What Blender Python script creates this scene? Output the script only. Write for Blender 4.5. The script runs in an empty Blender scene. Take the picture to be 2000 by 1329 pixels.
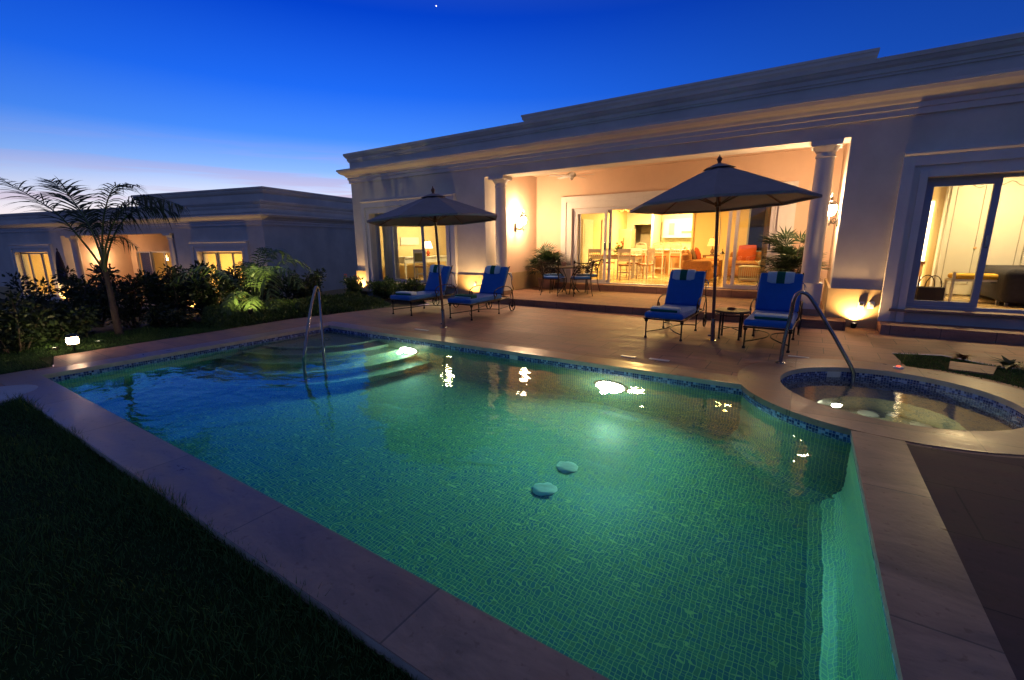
import bpy, math, random
import numpy as np
from mathutils import Vector, Matrix
from mathutils.geometry import tessellate_polygon
random.seed(7); RNG = np.random.default_rng(7)
PI = math.pi
D = bpy.data
SC = bpy.context.scene
COL = SC.collection

# ------------------------------------------------------------------ camera
def make_camera():
    yaw, pit, rol = .578950, .211044, -.00898979
    cy, sy, cp, sp = math.cos(yaw), math.sin(yaw), math.cos(pit), math.sin(pit)
    fwd = Vector((-sy*cp, cy*cp, -sp)); rt = Vector((cy, sy, 0)); up = rt.cross(fwd)
    c, s = math.cos(rol), math.sin(rol)
    r2 = c*rt + s*up; u2 = -s*rt + c*up
    cam = D.cameras.new('camera'); cam.lens = 15.795; cam.sensor_width = 36
    cam.clip_start = .05; cam.clip_end = 1200
    o = D.objects.new('camera', cam); COL.objects.link(o)
    m = Matrix((r2, u2, -fwd)).transposed().to_4x4(); m.translation = Vector((0, 0, 1.5))
    o.matrix_world = m
    SC.camera = o
make_camera()

# ------------------------------------------------------------------ dusk sky
def make_world():
    w = D.worlds.new('World'); SC.world = w; w.use_nodes = True
    nt = w.node_tree; N = nt.nodes; L = nt.links; N.clear()
    def nd(t, **k):
        n = N.new(t)
        for a, b in k.items(): setattr(n, a, b)
        return n
    def math_(op, a, b=None, cl=False):
        n = nd('ShaderNodeMath', operation=op, use_clamp=cl)
        for i, v in enumerate((a, b)):
            if v is None: continue
            if isinstance(v, (int, float)): n.inputs[i].default_value = v
            else: L.new(v, n.inputs[i])
        return n.outputs[0]
    tc = nd('ShaderNodeTexCoord')
    sep = nd('ShaderNodeSeparateXYZ'); L.new(tc.outputs['Generated'], sep.inputs[0])
    x, y, z = sep.outputs
    hl = math_('SQRT', math_('ADD', math_('MULTIPLY', x, x), math_('MULTIPLY', y, y)))
    # direction of the afterglow
    dot = math_('DIVIDE', math_('ADD', math_('MULTIPLY', x, -.80), math_('MULTIPLY', y, .60)), math_('MAXIMUM', hl, .001))
    az = math_('MULTIPLY', math_('ADD', dot, 1.), .5)
    azp = math_('POWER', az, 5.0, True)
    elev = math_('MAXIMUM', z, 0.)
    def ramp(stops):
        r = nd('ShaderNodeValToRGB'); e = r.color_ramp.elements
        while len(e) > 1: e.remove(e[-1])
        e[0].position = stops[0][0]; e[0].color = (*stops[0][1], 1)
        for p, c in stops[1:]:
            k = e.new(p); k.color = (*c, 1)
        r.color_ramp.interpolation = 'B_SPLINE' if False else 'LINEAR'
        L.new(elev, r.inputs[0]); return r.outputs[0]
    glow = ramp([(0, (1.35, .95, .75)), (.05, (1.25, 1.10, 1.08)), (.09, (.80, .86, 1.08)), (.14, (.28, .52, 1.08)), (.20, (.065, .28, 1.04)),
                 (.28, (.014, .15, .93)), (.40, (.001, .055, .62)), (.6, (.05, .10, .27)), (1, (.12, .13, .22))])
    dark = ramp([(0, (.12, .15, .29)), (.15, (.055, .11, .34)), (.28, (.006, .045, .30)), (.42, (.004, .035, .24)), (.6, (.065,.09,.18)), (1, (.12, .12, .19))])
    mx = nd('ShaderNodeMix', data_type='RGBA'); L.new(azp, mx.inputs[0]); L.new(dark, mx.inputs[6]); L.new(glow, mx.inputs[7])
    # thin cloud streaks low over the afterglow
    mp = nd('ShaderNodeMapping'); mp.inputs['Scale'].default_value = (1.3, 1.3, 22); mp.inputs['Rotation'].default_value = (.05, .12, 0)
    L.new(tc.outputs['Generated'], mp.inputs[0])
    nz = nd('ShaderNodeTexNoise'); nz.inputs['Scale'].default_value = 2.2; nz.inputs['Detail'].default_value = 5; L.new(mp.outputs[0], nz.inputs[0])
    nz.inputs['Distortion'].default_value = .4
    cr = nd('ShaderNodeValToRGB'); cr.color_ramp.elements[0].position = .47; cr.color_ramp.elements[1].position = .58; L.new(nz.outputs[0], cr.inputs[0])
    band = math_('MULTIPLY', math_('SUBTRACT', 1., math_('DIVIDE', elev, .19), True), math_('POWER', az, 12., True))
    f = math_('MULTIPLY', math_('MULTIPLY', cr.outputs[0], band), 1.0, True)
    m2 = nd('ShaderNodeMix', data_type='RGBA'); L.new(f, m2.inputs[0]); L.new(mx.outputs[2], m2.inputs[6]); m2.inputs[7].default_value = (.58, .34, .50, 1)
    bg = nd('ShaderNodeBackground'); L.new(m2.outputs[2], bg.inputs[0]); bg.inputs[1].default_value = 1.0
    out = nd('ShaderNodeOutputWorld'); L.new(bg.outputs[0], out.inputs[0])
make_world()
SC.view_settings.view_transform = 'Standard'; SC.view_settings.look = 'None'
SC.view_settings.exposure = 0; SC.view_settings.gamma = 1
SC.render.engine = 'CYCLES'
SC.cycles.use_denoising = True
SC.cycles.max_bounces = 8; SC.cycles.diffuse_bounces = 3; SC.cycles.glossy_bounces = 4; SC.cycles.transmission_bounces = 6; SC.cycles.transparent_max_bounces = 12
SC.cycles.sample_clamp_indirect = 4; SC.cycles.caustics_refractive = True; SC.cycles.caustics_reflective = False
SC.cycles.blur_glossy = .3

# ------------------------------------------------------------------ lamps
WARM = (1., .58, .22); WARM2 = (1., .68, .36)
def point(loc, power, color=WARM, r=.05, name='lamp_light', parent=None):
    l = D.lights.new(name, 'POINT'); l.energy = power; l.color = color; l.shadow_soft_size = r
    o = D.objects.new(name, l); COL.objects.link(o); o.location = loc
    if parent: o.parent = parent
    return o
def spot(loc, target, power, color=WARM, ang=120, blend=.6, r=.04, name='spot_light', parent=None):
    l = D.lights.new(name, 'SPOT'); l.energy = power; l.color = color; l.shadow_soft_size = r
    l.spot_size = math.radians(ang); l.spot_blend = blend
    o = D.objects.new(name, l); COL.objects.link(o); o.location = loc
    o.rotation_euler = (Vector(target)-Vector(loc)).to_track_quat('-Z', 'Y').to_euler()
    if parent: o.parent = parent
    return o
def area(loc, sx, sy, power, color=WARM2, name='ceiling_light', down=True, rot=None):
    l = D.lights.new(name, 'AREA'); l.shape = 'RECTANGLE'; l.size = sx; l.size_y = sy; l.energy = power; l.color = color
    o = D.objects.new(name, l); COL.objects.link(o); o.location = loc
    if rot: o.rotation_euler = rot
    return o

# ------------------------------------------------------------------ materials
def new_mat(name):
    m = D.materials.new(name); m.use_nodes = True; nt = m.node_tree
    return m, nt, nt.nodes['Principled BSDF']
def mat(name, col, rough=.6, metal=0, var=.12, scale=6, bump=0, bscale=None, spec=None, coord='Object', sheen=0):
    m, nt, b = new_mat(name); N, L = nt.nodes, nt.links
    b.inputs['Roughness'].default_value = rough; b.inputs['Metallic'].default_value = metal
    if spec is not None: b.inputs['Specular IOR Level'].default_value = spec
    if sheen: b.inputs['Sheen Weight'].default_value = sheen
    tc = N.new('ShaderNodeTexCoord')
    nz = N.new('ShaderNodeTexNoise'); nz.inputs['Scale'].default_value = scale; nz.inputs['Detail'].default_value = 6; nz.inputs['Roughness'].default_value = .6
    L.new(tc.outputs[coord], nz.inputs['Vector'])
    mr = N.new('ShaderNodeMapRange'); mr.inputs[1].default_value = .3; mr.inputs[2].default_value = .7
    mr.inputs[3].default_value = 1-var; mr.inputs[4].default_value = 1+var; L.new(nz.outputs[0], mr.inputs[0])
    mul = N.new('ShaderNodeVectorMath'); mul.operation = 'SCALE'; mul.inputs[0].default_value = col; L.new(mr.outputs[0], mul.inputs['Scale'])
    L.new(mul.outputs[0], b.inputs['Base Color'])
    if bump:
        n2 = N.new('ShaderNodeTexNoise'); n2.inputs['Scale'].default_value = bscale or scale*6; n2.inputs['Detail'].default_value = 4
        L.new(tc.outputs[coord], n2.inputs['Vector'])
        bp = N.new('ShaderNodeBump'); bp.inputs['Strength'].default_value = bump; bp.inputs['Distance'].default_value = .01
        L.new(n2.outputs[0], bp.inputs['Height']); L.new(bp.outputs[0], b.inputs['Normal'])
    return m
def emis(name, col, strength):
    m, nt, b = new_mat(name)
    b.inputs['Base Color'].default_value = (*col, 1); b.inputs['Emission Color'].default_value = (*col, 1); b.inputs['Emission Strength'].default_value = strength
    return m
def stone_mat(name, c1, c2, tile=(.6, .6), mortar=(.10, .08, .065), msize=.006, rough=.38, rot=0, offset=.5, shift=0):
    m, nt, b = new_mat(name); N, L = nt.nodes, nt.links
    tc = N.new('ShaderNodeTexCoord'); mp = N.new('ShaderNodeMapping'); mp.inputs['Rotation'].default_value = (0, 0, rot); mp.inputs['Location'].default_value = (0, shift, 0); L.new(tc.outputs['Object'], mp.inputs[0])
    br = N.new('ShaderNodeTexBrick'); br.offset = offset; br.inputs['Scale'].default_value = 1; br.inputs['Brick Width'].default_value = tile[0]; br.inputs['Row Height'].default_value = tile[1]
    br.inputs['Mortar Size'].default_value = msize; br.inputs['Color1'].default_value = (*c1, 1); br.inputs['Color2'].default_value = (*c2, 1); br.inputs['Mortar'].default_value = (*mortar, 1)
    br.inputs['Bias'].default_value = 0; L.new(mp.outputs[0], br.inputs[0])
    nz = N.new('ShaderNodeTexNoise'); nz.inputs['Scale'].default_value = 3.5; nz.inputs['Detail'].default_value = 9; nz.inputs['Roughness'].default_value = .68; nz.inputs['Distortion'].default_value = .6
    mp2 = N.new('ShaderNodeMapping'); mp2.inputs['Scale'].default_value = (.5, 1.4, 1); L.new(tc.outputs['Object'], mp2.inputs[0]); L.new(mp2.outputs[0], nz.inputs['Vector'])
    mr = N.new('ShaderNodeMapRange'); mr.inputs[1].default_value = .28; mr.inputs[2].default_value = .72; mr.inputs[3].default_value = .5; mr.inputs[4].default_value = 1.4; L.new(nz.outputs[0], mr.inputs[0])
    mul = N.new('ShaderNodeVectorMath'); mul.operation = 'SCALE'; L.new(br.outputs[0], mul.inputs[0]); L.new(mr.outputs[0], mul.inputs['Scale'])
    n3 = N.new('ShaderNodeTexNoise'); n3.inputs['Scale'].default_value = 26; n3.inputs['Detail'].default_value = 3; L.new(tc.outputs['Object'], n3.inputs['Vector'])
    c3 = N.new('ShaderNodeValToRGB'); c3.color_ramp.elements[0].position = .28; c3.color_ramp.elements[0].color = (.72, .66, .62, 1); c3.color_ramp.elements[1].position = .38; L.new(n3.outputs[0], c3.inputs[0])
    m3 = N.new('ShaderNodeVectorMath'); m3.operation = 'MULTIPLY'; L.new(mul.outputs[0], m3.inputs[0]); L.new(c3.outputs[0], m3.inputs[1])
    L.new(m3.outputs[0], b.inputs['Base Color'])
    rr = N.new('ShaderNodeMapRange'); rr.inputs[1].default_value = .3; rr.inputs[2].default_value = .7; rr.inputs[3].default_value = rough-.1; rr.inputs[4].default_value = rough+.2; L.new(nz.outputs[0], rr.inputs[0]); L.new(rr.outputs[0], b.inputs['Roughness'])
    ad = N.new('ShaderNodeMath'); ad.operation = 'MULTIPLY_ADD'; L.new(br.outputs['Fac'], ad.inputs[0]); ad.inputs[1].default_value = -1.5; L.new(n3.outputs[0], ad.inputs[2])
    bp = N.new('ShaderNodeBump'); bp.inputs['Strength'].default_value = .35; bp.inputs['Distance'].default_value = .004; L.new(ad.outputs[0], bp.inputs['Height']); L.new(bp.outputs[0], b.inputs['Normal'])
    return m
def mosaic_mat(name, stops, grout, tile=.025, g=.10, rough=.25, patch=.0):
    """small glass tiles laid out in the UV map (metres), each tile its own colour"""
    m, nt, b = new_mat(name); N, L = nt.nodes, nt.links
    uv = N.new('ShaderNodeUVMap'); uv.uv_map = 'UVMap'
    sc = N.new('ShaderNodeVectorMath'); sc.operation = 'SCALE'; sc.inputs['Scale'].default_value = 1/tile; L.new(uv.outputs[0], sc.inputs[0])
    fl = N.new('ShaderNodeVectorMath'); fl.operation = 'FLOOR'; L.new(sc.outputs[0], fl.inputs[0])
    fr = N.new('ShaderNodeVectorMath'); fr.operation = 'FRACTION'; L.new(sc.outputs[0], fr.inputs[0])
    wn = N.new('ShaderNodeTexWhiteNoise'); wn.noise_dimensions = '2D'; L.new(fl.outputs[0], wn.inputs['Vector'])
    val = wn.outputs['Value']
    if patch:
        nz = N.new('ShaderNodeTexNoise'); nz.inputs['Scale'].default_value = .12; nz.inputs['Detail'].default_value = 3; L.new(fl.outputs[0], nz.inputs['Vector'])
        ma = N.new('ShaderNodeMath'); ma.operation = 'MULTIPLY_ADD'; ma.inputs[1].default_value = patch; L.new(nz.outputs[0], ma.inputs[0])
        mb = N.new('ShaderNodeMath'); mb.operation = 'MULTIPLY_ADD'; mb.inputs[1].default_value = 1-patch*.5; L.new(val, mb.inputs[0]); mb.inputs[2].default_value = -patch*.25
        L.new(mb.outputs[0], ma.inputs[2]); val = ma.outputs[0]
    cr = N.new('ShaderNodeValToRGB'); cr.color_ramp.interpolation = 'CONSTANT'; e = cr.color_ramp.elements
    e[0].position = 0; e[0].color = (*stops[0][1], 1); e[1].position = stops[1][0]; e[1].color = (*stops[1][1], 1)
    for p, c in stops[2:]:
        k = e.new(p); k.color = (*c, 1)
    L.new(val, cr.inputs[0])
    sx = N.new('ShaderNodeSeparateXYZ'); L.new(fr.outputs[0], sx.inputs[0])
    def lt(o):
        a = N.new('ShaderNodeMath'); a.operation = 'LESS_THAN'; L.new(o, a.inputs[0]); a.inputs[1].default_value = g; return a.outputs[0]
    mxm = N.new('ShaderNodeMath'); mxm.operation = 'MAXIMUM'; L.new(lt(sx.outputs[0]), mxm.inputs[0]); L.new(lt(sx.outputs[1]), mxm.inputs[1])
    mix = N.new('ShaderNodeMix'); mix.data_type = 'RGBA'; L.new(mxm.outputs[0], mix.inputs[0]); L.new(cr.outputs[0], mix.inputs[6]); mix.inputs[7].default_value = (*grout, 1)
    L.new(mix.outputs[2], b.inputs['Base Color']); b.inputs['Roughness'].default_value = rough
    return m
def glass_mat(name, refl=.18, tint=(.97, .98, .96)):
    m = D.materials.new(name); m.use_nodes = True; nt = m.node_tree; N, L = nt.nodes, nt.links; N.clear()
    t = N.new('ShaderNodeBsdfTransparent'); t.inputs[0].default_value = (*tint, 1)
    g = N.new('ShaderNodeBsdfGlossy'); g.inputs['Roughness'].default_value = .02
    lw = N.new('ShaderNodeLayerWeight'); lw.inputs[0].default_value = .5
    pw = N.new('ShaderNodeMath'); pw.operation = 'POWER'; L.new(lw.outputs['Facing'], pw.inputs[0]); pw.inputs[1].default_value = 4.5
    fr = N.new('ShaderNodeMath'); fr.operation = 'MULTIPLY_ADD'; fr.use_clamp = True; L.new(pw.outputs[0], fr.inputs[0]); fr.inputs[1].default_value = .85; fr.inputs[2].default_value = .035
    mx = N.new('ShaderNodeMixShader'); L.new(fr.outputs[0], mx.inputs[0]); L.new(t.outputs[0], mx.inputs[1]); L.new(g.outputs[0], mx.inputs[2])
    o = N.new('ShaderNodeOutputMaterial'); L.new(mx.outputs[0], o.inputs[0]); return m
def water_mat(name, absorb, dens, s1=.05, scale=2.2):
    m = D.materials.new(name); m.use_nodes = True; nt = m.node_tree; N, L = nt.nodes, nt.links; N.clear()
    gl = N.new('ShaderNodeBsdfGlass'); gl.inputs['IOR'].default_value = 1.333; gl.inputs['Roughness'].default_value = 0.0
    tc = N.new('ShaderNodeTexCoord'); mp = N.new('ShaderNodeMapping'); mp.inputs['Scale'].default_value = (1, 1.5, 1); L.new(tc.outputs['Object'], mp.inputs[0])
    nz = N.new('ShaderNodeTexNoise'); nz.inputs['Scale'].default_value = scale; nz.inputs['Detail'].default_value = 2.5; nz.inputs['Distortion'].default_value = .5; L.new(mp.outputs[0], nz.inputs['Vector'])
    bp = N.new('ShaderNodeBump'); bp.inputs['Strength'].default_value = s1; bp.inputs['Distance'].default_value = .05; L.new(nz.outputs[0], bp.inputs['Height'])
    n2 = N.new('ShaderNodeTexNoise'); n2.inputs['Scale'].default_value = scale*4.5; n2.inputs['Detail'].default_value = 1.5; L.new(mp.outputs[0], n2.inputs['Vector'])
    b2 = N.new('ShaderNodeBump'); b2.inputs['Strength'].default_value = s1*.45; b2.inputs['Distance'].default_value = .02; L.new(n2.outputs[0], b2.inputs['Height']); L.new(bp.outputs[0], b2.inputs['Normal'])
    L.new(b2.outputs[0], gl.inputs['Normal'])
    va = N.new('ShaderNodeVolumeAbsorption'); va.inputs['Color'].default_value = (*absorb, 1); va.inputs['Density'].default_value = dens
    o = N.new('ShaderNodeOutputMaterial'); L.new(gl.outputs[0], o.inputs[0]); L.new(va.outputs[0], o.inputs['Volume']); return m
def leaf_mat(name, col, col2, rough=.45, trans=.25):
    m, nt, b = new_mat(name); N, L = nt.nodes, nt.links
    g = N.new('ShaderNodeNewGeometry'); r = N.new('ShaderNodeMix'); r.data_type = 'RGBA'
    L.new(g.outputs['Random Per Island'], r.inputs[0]); r.inputs[6].default_value = (*col, 1); r.inputs[7].default_value = (*col2, 1)
    L.new(r.outputs[2], b.inputs['Base Color']); b.inputs['Roughness'].default_value = rough
    tr = N.new('ShaderNodeBsdfTranslucent'); L.new(r.outputs[2], tr.inputs[0])
    mx = N.new('ShaderNodeMixShader'); mx.inputs[0].default_value = trans
    L.new(b.outputs[0], mx.inputs[1]); L.new(tr.outputs[0], mx.inputs[2]); L.new(mx.outputs[0], N['Material Output'].inputs[0]); return m

M = dict(
 wall=mat('stucco_wall', (.66, .61, .53), .85, var=.13, scale=1.1, bump=.35, bscale=60),
 trim=mat('painted_moulding', (.68, .65, .60), .6, var=.05, scale=3),
 plinth=mat('ochre_plinth_paint', (.55, .40, .20), .8, var=.10, scale=2.5, bump=.3, bscale=70),
 porch=mat('porch_plaster', (.70, .50, .35), .85, var=.06, scale=1.5, bump=.25, bscale=60),
 inwall=mat('cream_room_paint', (.80, .62, .30), .8, var=.04, scale=2),
 inwhite=mat('white_room_paint', (.80, .76, .62), .7, var=.03, scale=2),
 ceil=mat('ceiling_paint', (.80, .74, .60), .8, var=.02),
 infloor=stone_mat('polished_marble_floor', (.52, .36, .17), (.48, .33, .15), (.6, .6), (.3, .2, .1), .006, .14, offset=0),
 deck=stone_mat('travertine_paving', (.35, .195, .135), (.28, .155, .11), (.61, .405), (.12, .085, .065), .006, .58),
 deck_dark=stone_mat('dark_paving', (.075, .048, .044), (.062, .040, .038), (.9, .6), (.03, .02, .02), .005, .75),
 patio=stone_mat('patio_paving', (.30, .165, .105), (.25, .135, .085), (.61, .405), (.12, .07, .04), .005, .8),
 coping=stone_mat('travertine_coping', (.31, .215, .155), (.24, .165, .122), (1.22, 1.22), (.12, .09, .07), .005, .34, offset=0, shift=.3),
 pool=mosaic_mat('pool_mosaic', [(0, (.055, .16, .19)), (.2, (.07, .185, .195)), (.4, (.095, .215, .19)), (.55, (.05, .145, .21)), (.7, (.13, .22, .16)), (.82, (.055, .165, .235)), (.95, (.035, .11, .18))], (.46, .50, .24), .030, .14, patch=.85, rough=.35),
 band=mosaic_mat('waterline_mosaic', [(0, (.012, .03, .16)), (.34, (.03, .07, .27)), (.58, (.30, .40, .68)), (.80, (.10, .17, .42)), (.93, (.01, .015, .09))], (.42, .46, .62), .026, .11),
 spa=mosaic_mat('spa_mosaic', [(0, (.32, .30, .21)), (.3, (.25, .26, .21)), (.55, (.36, .32, .21)), (.8, (.18, .21, .20))], (.38, .37, .28), .026, .10),
 water=water_mat('pool_water', (.04, .77, .83), .55, .19, 2.0),
 spawater=water_mat('spa_water', (.3, .85, .85), .25, .09, 5),
 soil=mat('garden_soil', (.022, .018, .012), .9, var=.3, scale=3, bump=.6),
 lawn=mat('lawn_turf', (.010, .026, .007), 1., var=.35, scale=9, bump=.8, bscale=60, spec=.1),
 grass=leaf_mat('grass_blade', (.03, .095, .018), (.07, .15, .035), .85, .2),
 iron=mat('black_wrought_iron', (.018, .015, .013), .42, .5, var=.2, scale=20),
 blue=mat('royal_blue_canvas', (.004, .135, .50), .85, var=.06, scale=12, bump=.3, bscale=250, sheen=.2),
 towel_w=mat('white_towel_terry', (.62, .80, .86), .95, var=.05, scale=30, bump=.8, bscale=260),
 towel_g=mat('green_towel_terry', (.0, .13, .085), .95, var=.08, scale=30, bump=.8, bscale=260),
 canvas=mat('parasol_canvas', (.25, .215, .22), .9, var=.06, scale=5, bump=.2, bscale=200),
 wood=mat('parasol_hardwood', (.16, .055, .025), .4, var=.25, scale=14),
 steel=mat('polished_steel', (.28, .28, .30), .12, 1, var=.04),
 alu=mat('white_aluminium_frame', (.62, .58, .56), .4, var=.02),
 alug=mat('grey_aluminium_frame', (.30, .33, .42), .4, .2, var=.04),
 glass=glass_mat('window_glass'),
 white=mat('white_lacquer', (.78, .74, .62), .4, var=.03),
 walnut=mat('walnut_seat', (.22, .09, .03), .4, var=.2),
 counter=mat('peach_counter_front', (.72, .42, .20), .6, var=.04),
 sofa=mat('tan_chenille', (.42, .19, .05), .9, var=.15, scale=20, bump=.4, bscale=120),
 orange=mat('orange_cushion_cloth', (.42, .07, .01), .85, var=.08, scale=12, bump=.3),
 yellow=mat('mustard_cloth', (.62, .36, .03), .85, var=.06),
 brownc=mat('brown_cushion_cloth', (.17, .10, .05), .9, var=.25, scale=15),
 curtain=mat('linen_curtain', (.48, .44, .36), .85, var=.05),
 curtain_y=mat('cream_curtain', (.62, .48, .24), .85, var=.05),
 darkglass=mat('dark_night_pane', (.012, .012, .014), .08, var=.1),
 terracotta=mat('glazed_planter', (.33, .20, .16), .5, var=.15, scale=5),
 bark=mat('palm_bark', (.075, .055, .045), .85, var=.3, scale=14, bump=.8),
 leafd=leaf_mat('dark_shrub_leaf', (.012, .024, .010), (.028, .050, .016)),
 leafg=leaf_mat('ground_cover_leaf', (.035, .075, .018), (.10, .16, .035)),
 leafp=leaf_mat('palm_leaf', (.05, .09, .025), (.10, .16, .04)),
 leafpd=leaf_mat('dark_palm_leaf', (.014, .030, .012), (.03, .06, .022)),  # darker green leaf of the slender and potted palms
 leafr=leaf_mat('red_leaf', (.35, .09, .03), (.12, .09, .02)),
 flower=mat('red_flower', (.75, .10, .03), .6),
 bulb=emis('lit_globe', (1., .66, .36), 90), bulbw=emis('lit_white_lens', (1., .85, .6), 8),
 poollens=emis('pool_lamp_lens', (1., .93, .68), 34), shade=emis('lit_lamp_shade', (1., .45, .10), 1.5), shadew=emis('lit_white_shade', (1., .80, .50), 5),
 drainwhite=mat('white_drain_plastic', (.93,.93,.88), .5, var=.04), bulbdim=emis('dim_lit_globe', (1., .55, .22), 40), coping_lip=mat('coping_edge_highlight', (.48, .42, .33), .45, var=.2, scale=7), starlight=emis('star_glow', (1.,.95,.85), 3), oliveback=mat('olive_back_cloth', (.30,.27,.10), .85), led=emis('red_led', (1., .05, .02), 6), plastic=mat('white_plastic', (.72, .70, .66), .4, var=.03), slate=mat('black_plastic', (.03, .03, .03), .4),  # coping_lip: paler than the coping, bullnose highlight put into the colour
 basket=mat('dark_wicker', (.035, .018, .010), .8, var=.4, scale=50, bump=.8, bscale=120),
 quilt=mat('charcoal_quilt', (.018, .018, .030), .9, var=.3, scale=8, bump=.8, bscale=24),
 paint_o=mat('canvas_orange', (.85, .30, .05), .7, var=.35, scale=4), paint_g=mat('canvas_green', (.35, .36, .08), .7, var=.5, scale=9), paint_b=mat('canvas_ground', (.80, .60, .20), .7, var=.2, scale=5),
 disc=mat('grey_plastic_lid', (.30, .32, .36), .5), steelb=mat('brushed_fridge', (.72, .62, .42), .4, .3), kitchen=mat('white_kitchen_front', (.84, .80, .68), .35, var=.02),
 tilegreen=mat('sage_backsplash', (.42, .46, .30), .4, var=.1, scale=10), closed=mat('closed_parasol_cloth', (.045, .035, .05), .9),
)

# ------------------------------------------------------------------ mesh builder
class MB:
    def __init__(s): s.v = []; s.f = []; s.uv = []; s.mi = []; s.cur = 0
    def add(s, vs, fs, uvs=None):
        n = len(s.v); s.v += [tuple(map(float, p)) for p in vs]
        for i, f in enumerate(fs):
            s.f.append(tuple(n+k for k in f)); s.mi.append(s.cur); s.uv.append(uvs[i] if uvs else None)
        return s
    def box(s, x0, x1, y0, y1, z0, z1):
        v = [(x0,y0,z0),(x1,y0,z0),(x1,y1,z0),(x0,y1,z0),(x0,y0,z1),(x1,y0,z1),(x1,y1,z1),(x0,y1,z1)]
        return s.add(v, [(0,3,2,1),(4,5,6,7),(0,1,5,4),(1,2,6,5),(2,3,7,6),(3,0,4,7)])
    def cbox(s, c, d, R=None):
        v = [Vector((sx*d[0]/2, sy*d[1]/2, sz*d[2]/2)) for sz in (-1,1) for sx,sy in ((-1,-1),(1,-1),(1,1),(-1,1))]
        if R is not None: v = [R @ p for p in v]
        v = [p+Vector(c) for p in v]
        return s.add(v, [(0,3,2,1),(4,5,6,7),(0,1,5,4),(1,2,6,5),(2,3,7,6),(3,0,4,7)])
    def rbox(s, x0, x1, y0, y1, z0, z1, r=.02, n=3, R=None, o=None):
        """rounded-edge cushion box: superellipse-ish rings"""
        cx, cy, cz = (x0+x1)/2, (y0+y1)/2, (z0+z1)/2; hx, hy, hz = (x1-x0)/2, (y1-y0)/2, (z1-z0)/2
        r = min(r, hx, hy, hz); rings = []
        prof = [(-hz+r-r*math.cos(a), r-r*math.sin(a)) for a in [PI/2*i/n for i in range(n+1)]]
        prof += [(hz-r+r*math.sin(a), r-r*math.cos(a)) for a in [PI/2*i/n for i in range(n+1)]]
        vs = []
        for z, ins in prof:
            for k in range(4):
                sx, sy = ((1,1),(-1,1),(-1,-1),(1,-1))[k]
                for i in range(n+1):
                    a = PI/2*k + PI/2*i/n; rr = max(r-ins, .0005)
                    vs.append((sx*(hx-r)+rr*math.cos(a), sy*(hy-r)+rr*math.sin(a), z))
        m = 4*(n+1); vs = [Vector(p)+Vector((cx,cy,cz)) for p in vs]
        if R is not None: vs = [R @ (p-Vector(o))+Vector(o) for p in vs]
        fs = [(j*m+i, j*m+(i+1)%m, (j+1)*m+(i+1)%m, (j+1)*m+i) for j in range(len(prof)-1) for i in range(m)]
        fs += [tuple(range(m-1,-1,-1)), tuple((len(prof)-1)*m+i for i in range(m))]
        return s.add(vs, fs)
    def tube(s, pts, r, n=8, caps=True):
        pts = [Vector(p) for p in pts]; k = len(pts); rs = r if isinstance(r, (list, tuple)) else [r]*k
        T = [(pts[min(i+1,k-1)]-pts[max(i-1,0)]).normalized() for i in range(k)]
        up = Vector((0,0,1)) if abs(T[0].z) < .9 else Vector((1,0,0))
        a = T[0].cross(up).normalized(); vs = []
        for i in range(k):
            a = (a-T[i]*a.dot(T[i])).normalized(); b = T[i].cross(a)
            for j in range(n):
                t = 2*PI*j/n; vs.append(pts[i]+(a*math.cos(t)+b*math.sin(t))*rs[i])
        fs = [(i*n+j, i*n+(j+1)%n, (i+1)*n+(j+1)%n, (i+1)*n+j) for i in range(k-1) for j in range(n)]
        if caps: fs += [tuple(range(n-1,-1,-1)), tuple((k-1)*n+j for j in range(n))]
        return s.add(vs, fs)
    def lathe(s, prof, c=(0,0,0), n=24, ax='z', caps=True):
        vs = []
        for r, z in prof:
            for j in range(n):
                t = 2*PI*j/n; p = (r*math.cos(t), r*math.sin(t), z)
                if ax == 'x': p = (z, r*math.cos(t), r*math.sin(t))
                if ax == 'y': p = (r*math.sin(t), z, r*math.cos(t))
                vs.append((p[0]+c[0], p[1]+c[1], p[2]+c[2]))
        k = len(prof); fs = [(i*n+j, i*n+(j+1)%n, (i+1)*n+(j+1)%n, (i+1)*n+j) for i in range(k-1) for j in range(n)]
        if caps: fs += [tuple(range(n-1,-1,-1)), tuple((k-1)*n+j for j in range(n))]
        return s.add(vs, fs)
    def poly(s, loops, z, uv=False):
        L3 = [[Vector((x,y,0)) for x,y in lp] for lp in loops]; tr = tessellate_polygon(L3); fl = [p for lp in loops for p in lp]
        fs = []
        for a,b,c in tr:
            A,B,C = fl[a],fl[b],fl[c]
            if (B[0]-A[0])*(C[1]-A[1])-(B[1]-A[1])*(C[0]-A[0]) < 0: b,c = c,b
            fs.append((a,b,c))
        return s.add([(x,y,z) for x,y in fl], fs, [[fl[i] for i in f] for f in fs] if uv else None)
    def wallstrip(s, path, z0, z1, u0=0, flip=False):
        u = u0
        for (ax,ay),(bx,by) in zip(path[:-1], path[1:]):
            l = math.hypot(bx-ax, by-ay); v = [(ax,ay,z0),(bx,by,z0),(bx,by,z1),(ax,ay,z1)]; q = [(u,z0),(u+l,z0),(u+l,z1),(u,z1)]
            f = (0,1,2,3)
            if flip: f = (3,2,1,0); q = q[::-1]
            s.add(v, [f], [q]); u += l
        return s
    def prism(s, loop, z0, z1):
        s.poly([loop], z1); n = len(loop)
        vs = [(x,y,z0) for x,y in loop]+[(x,y,z1) for x,y in loop]
        s.add(vs, [(i,(i+1)%n,n+(i+1)%n,n+i) for i in range(n)]); return s
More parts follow.
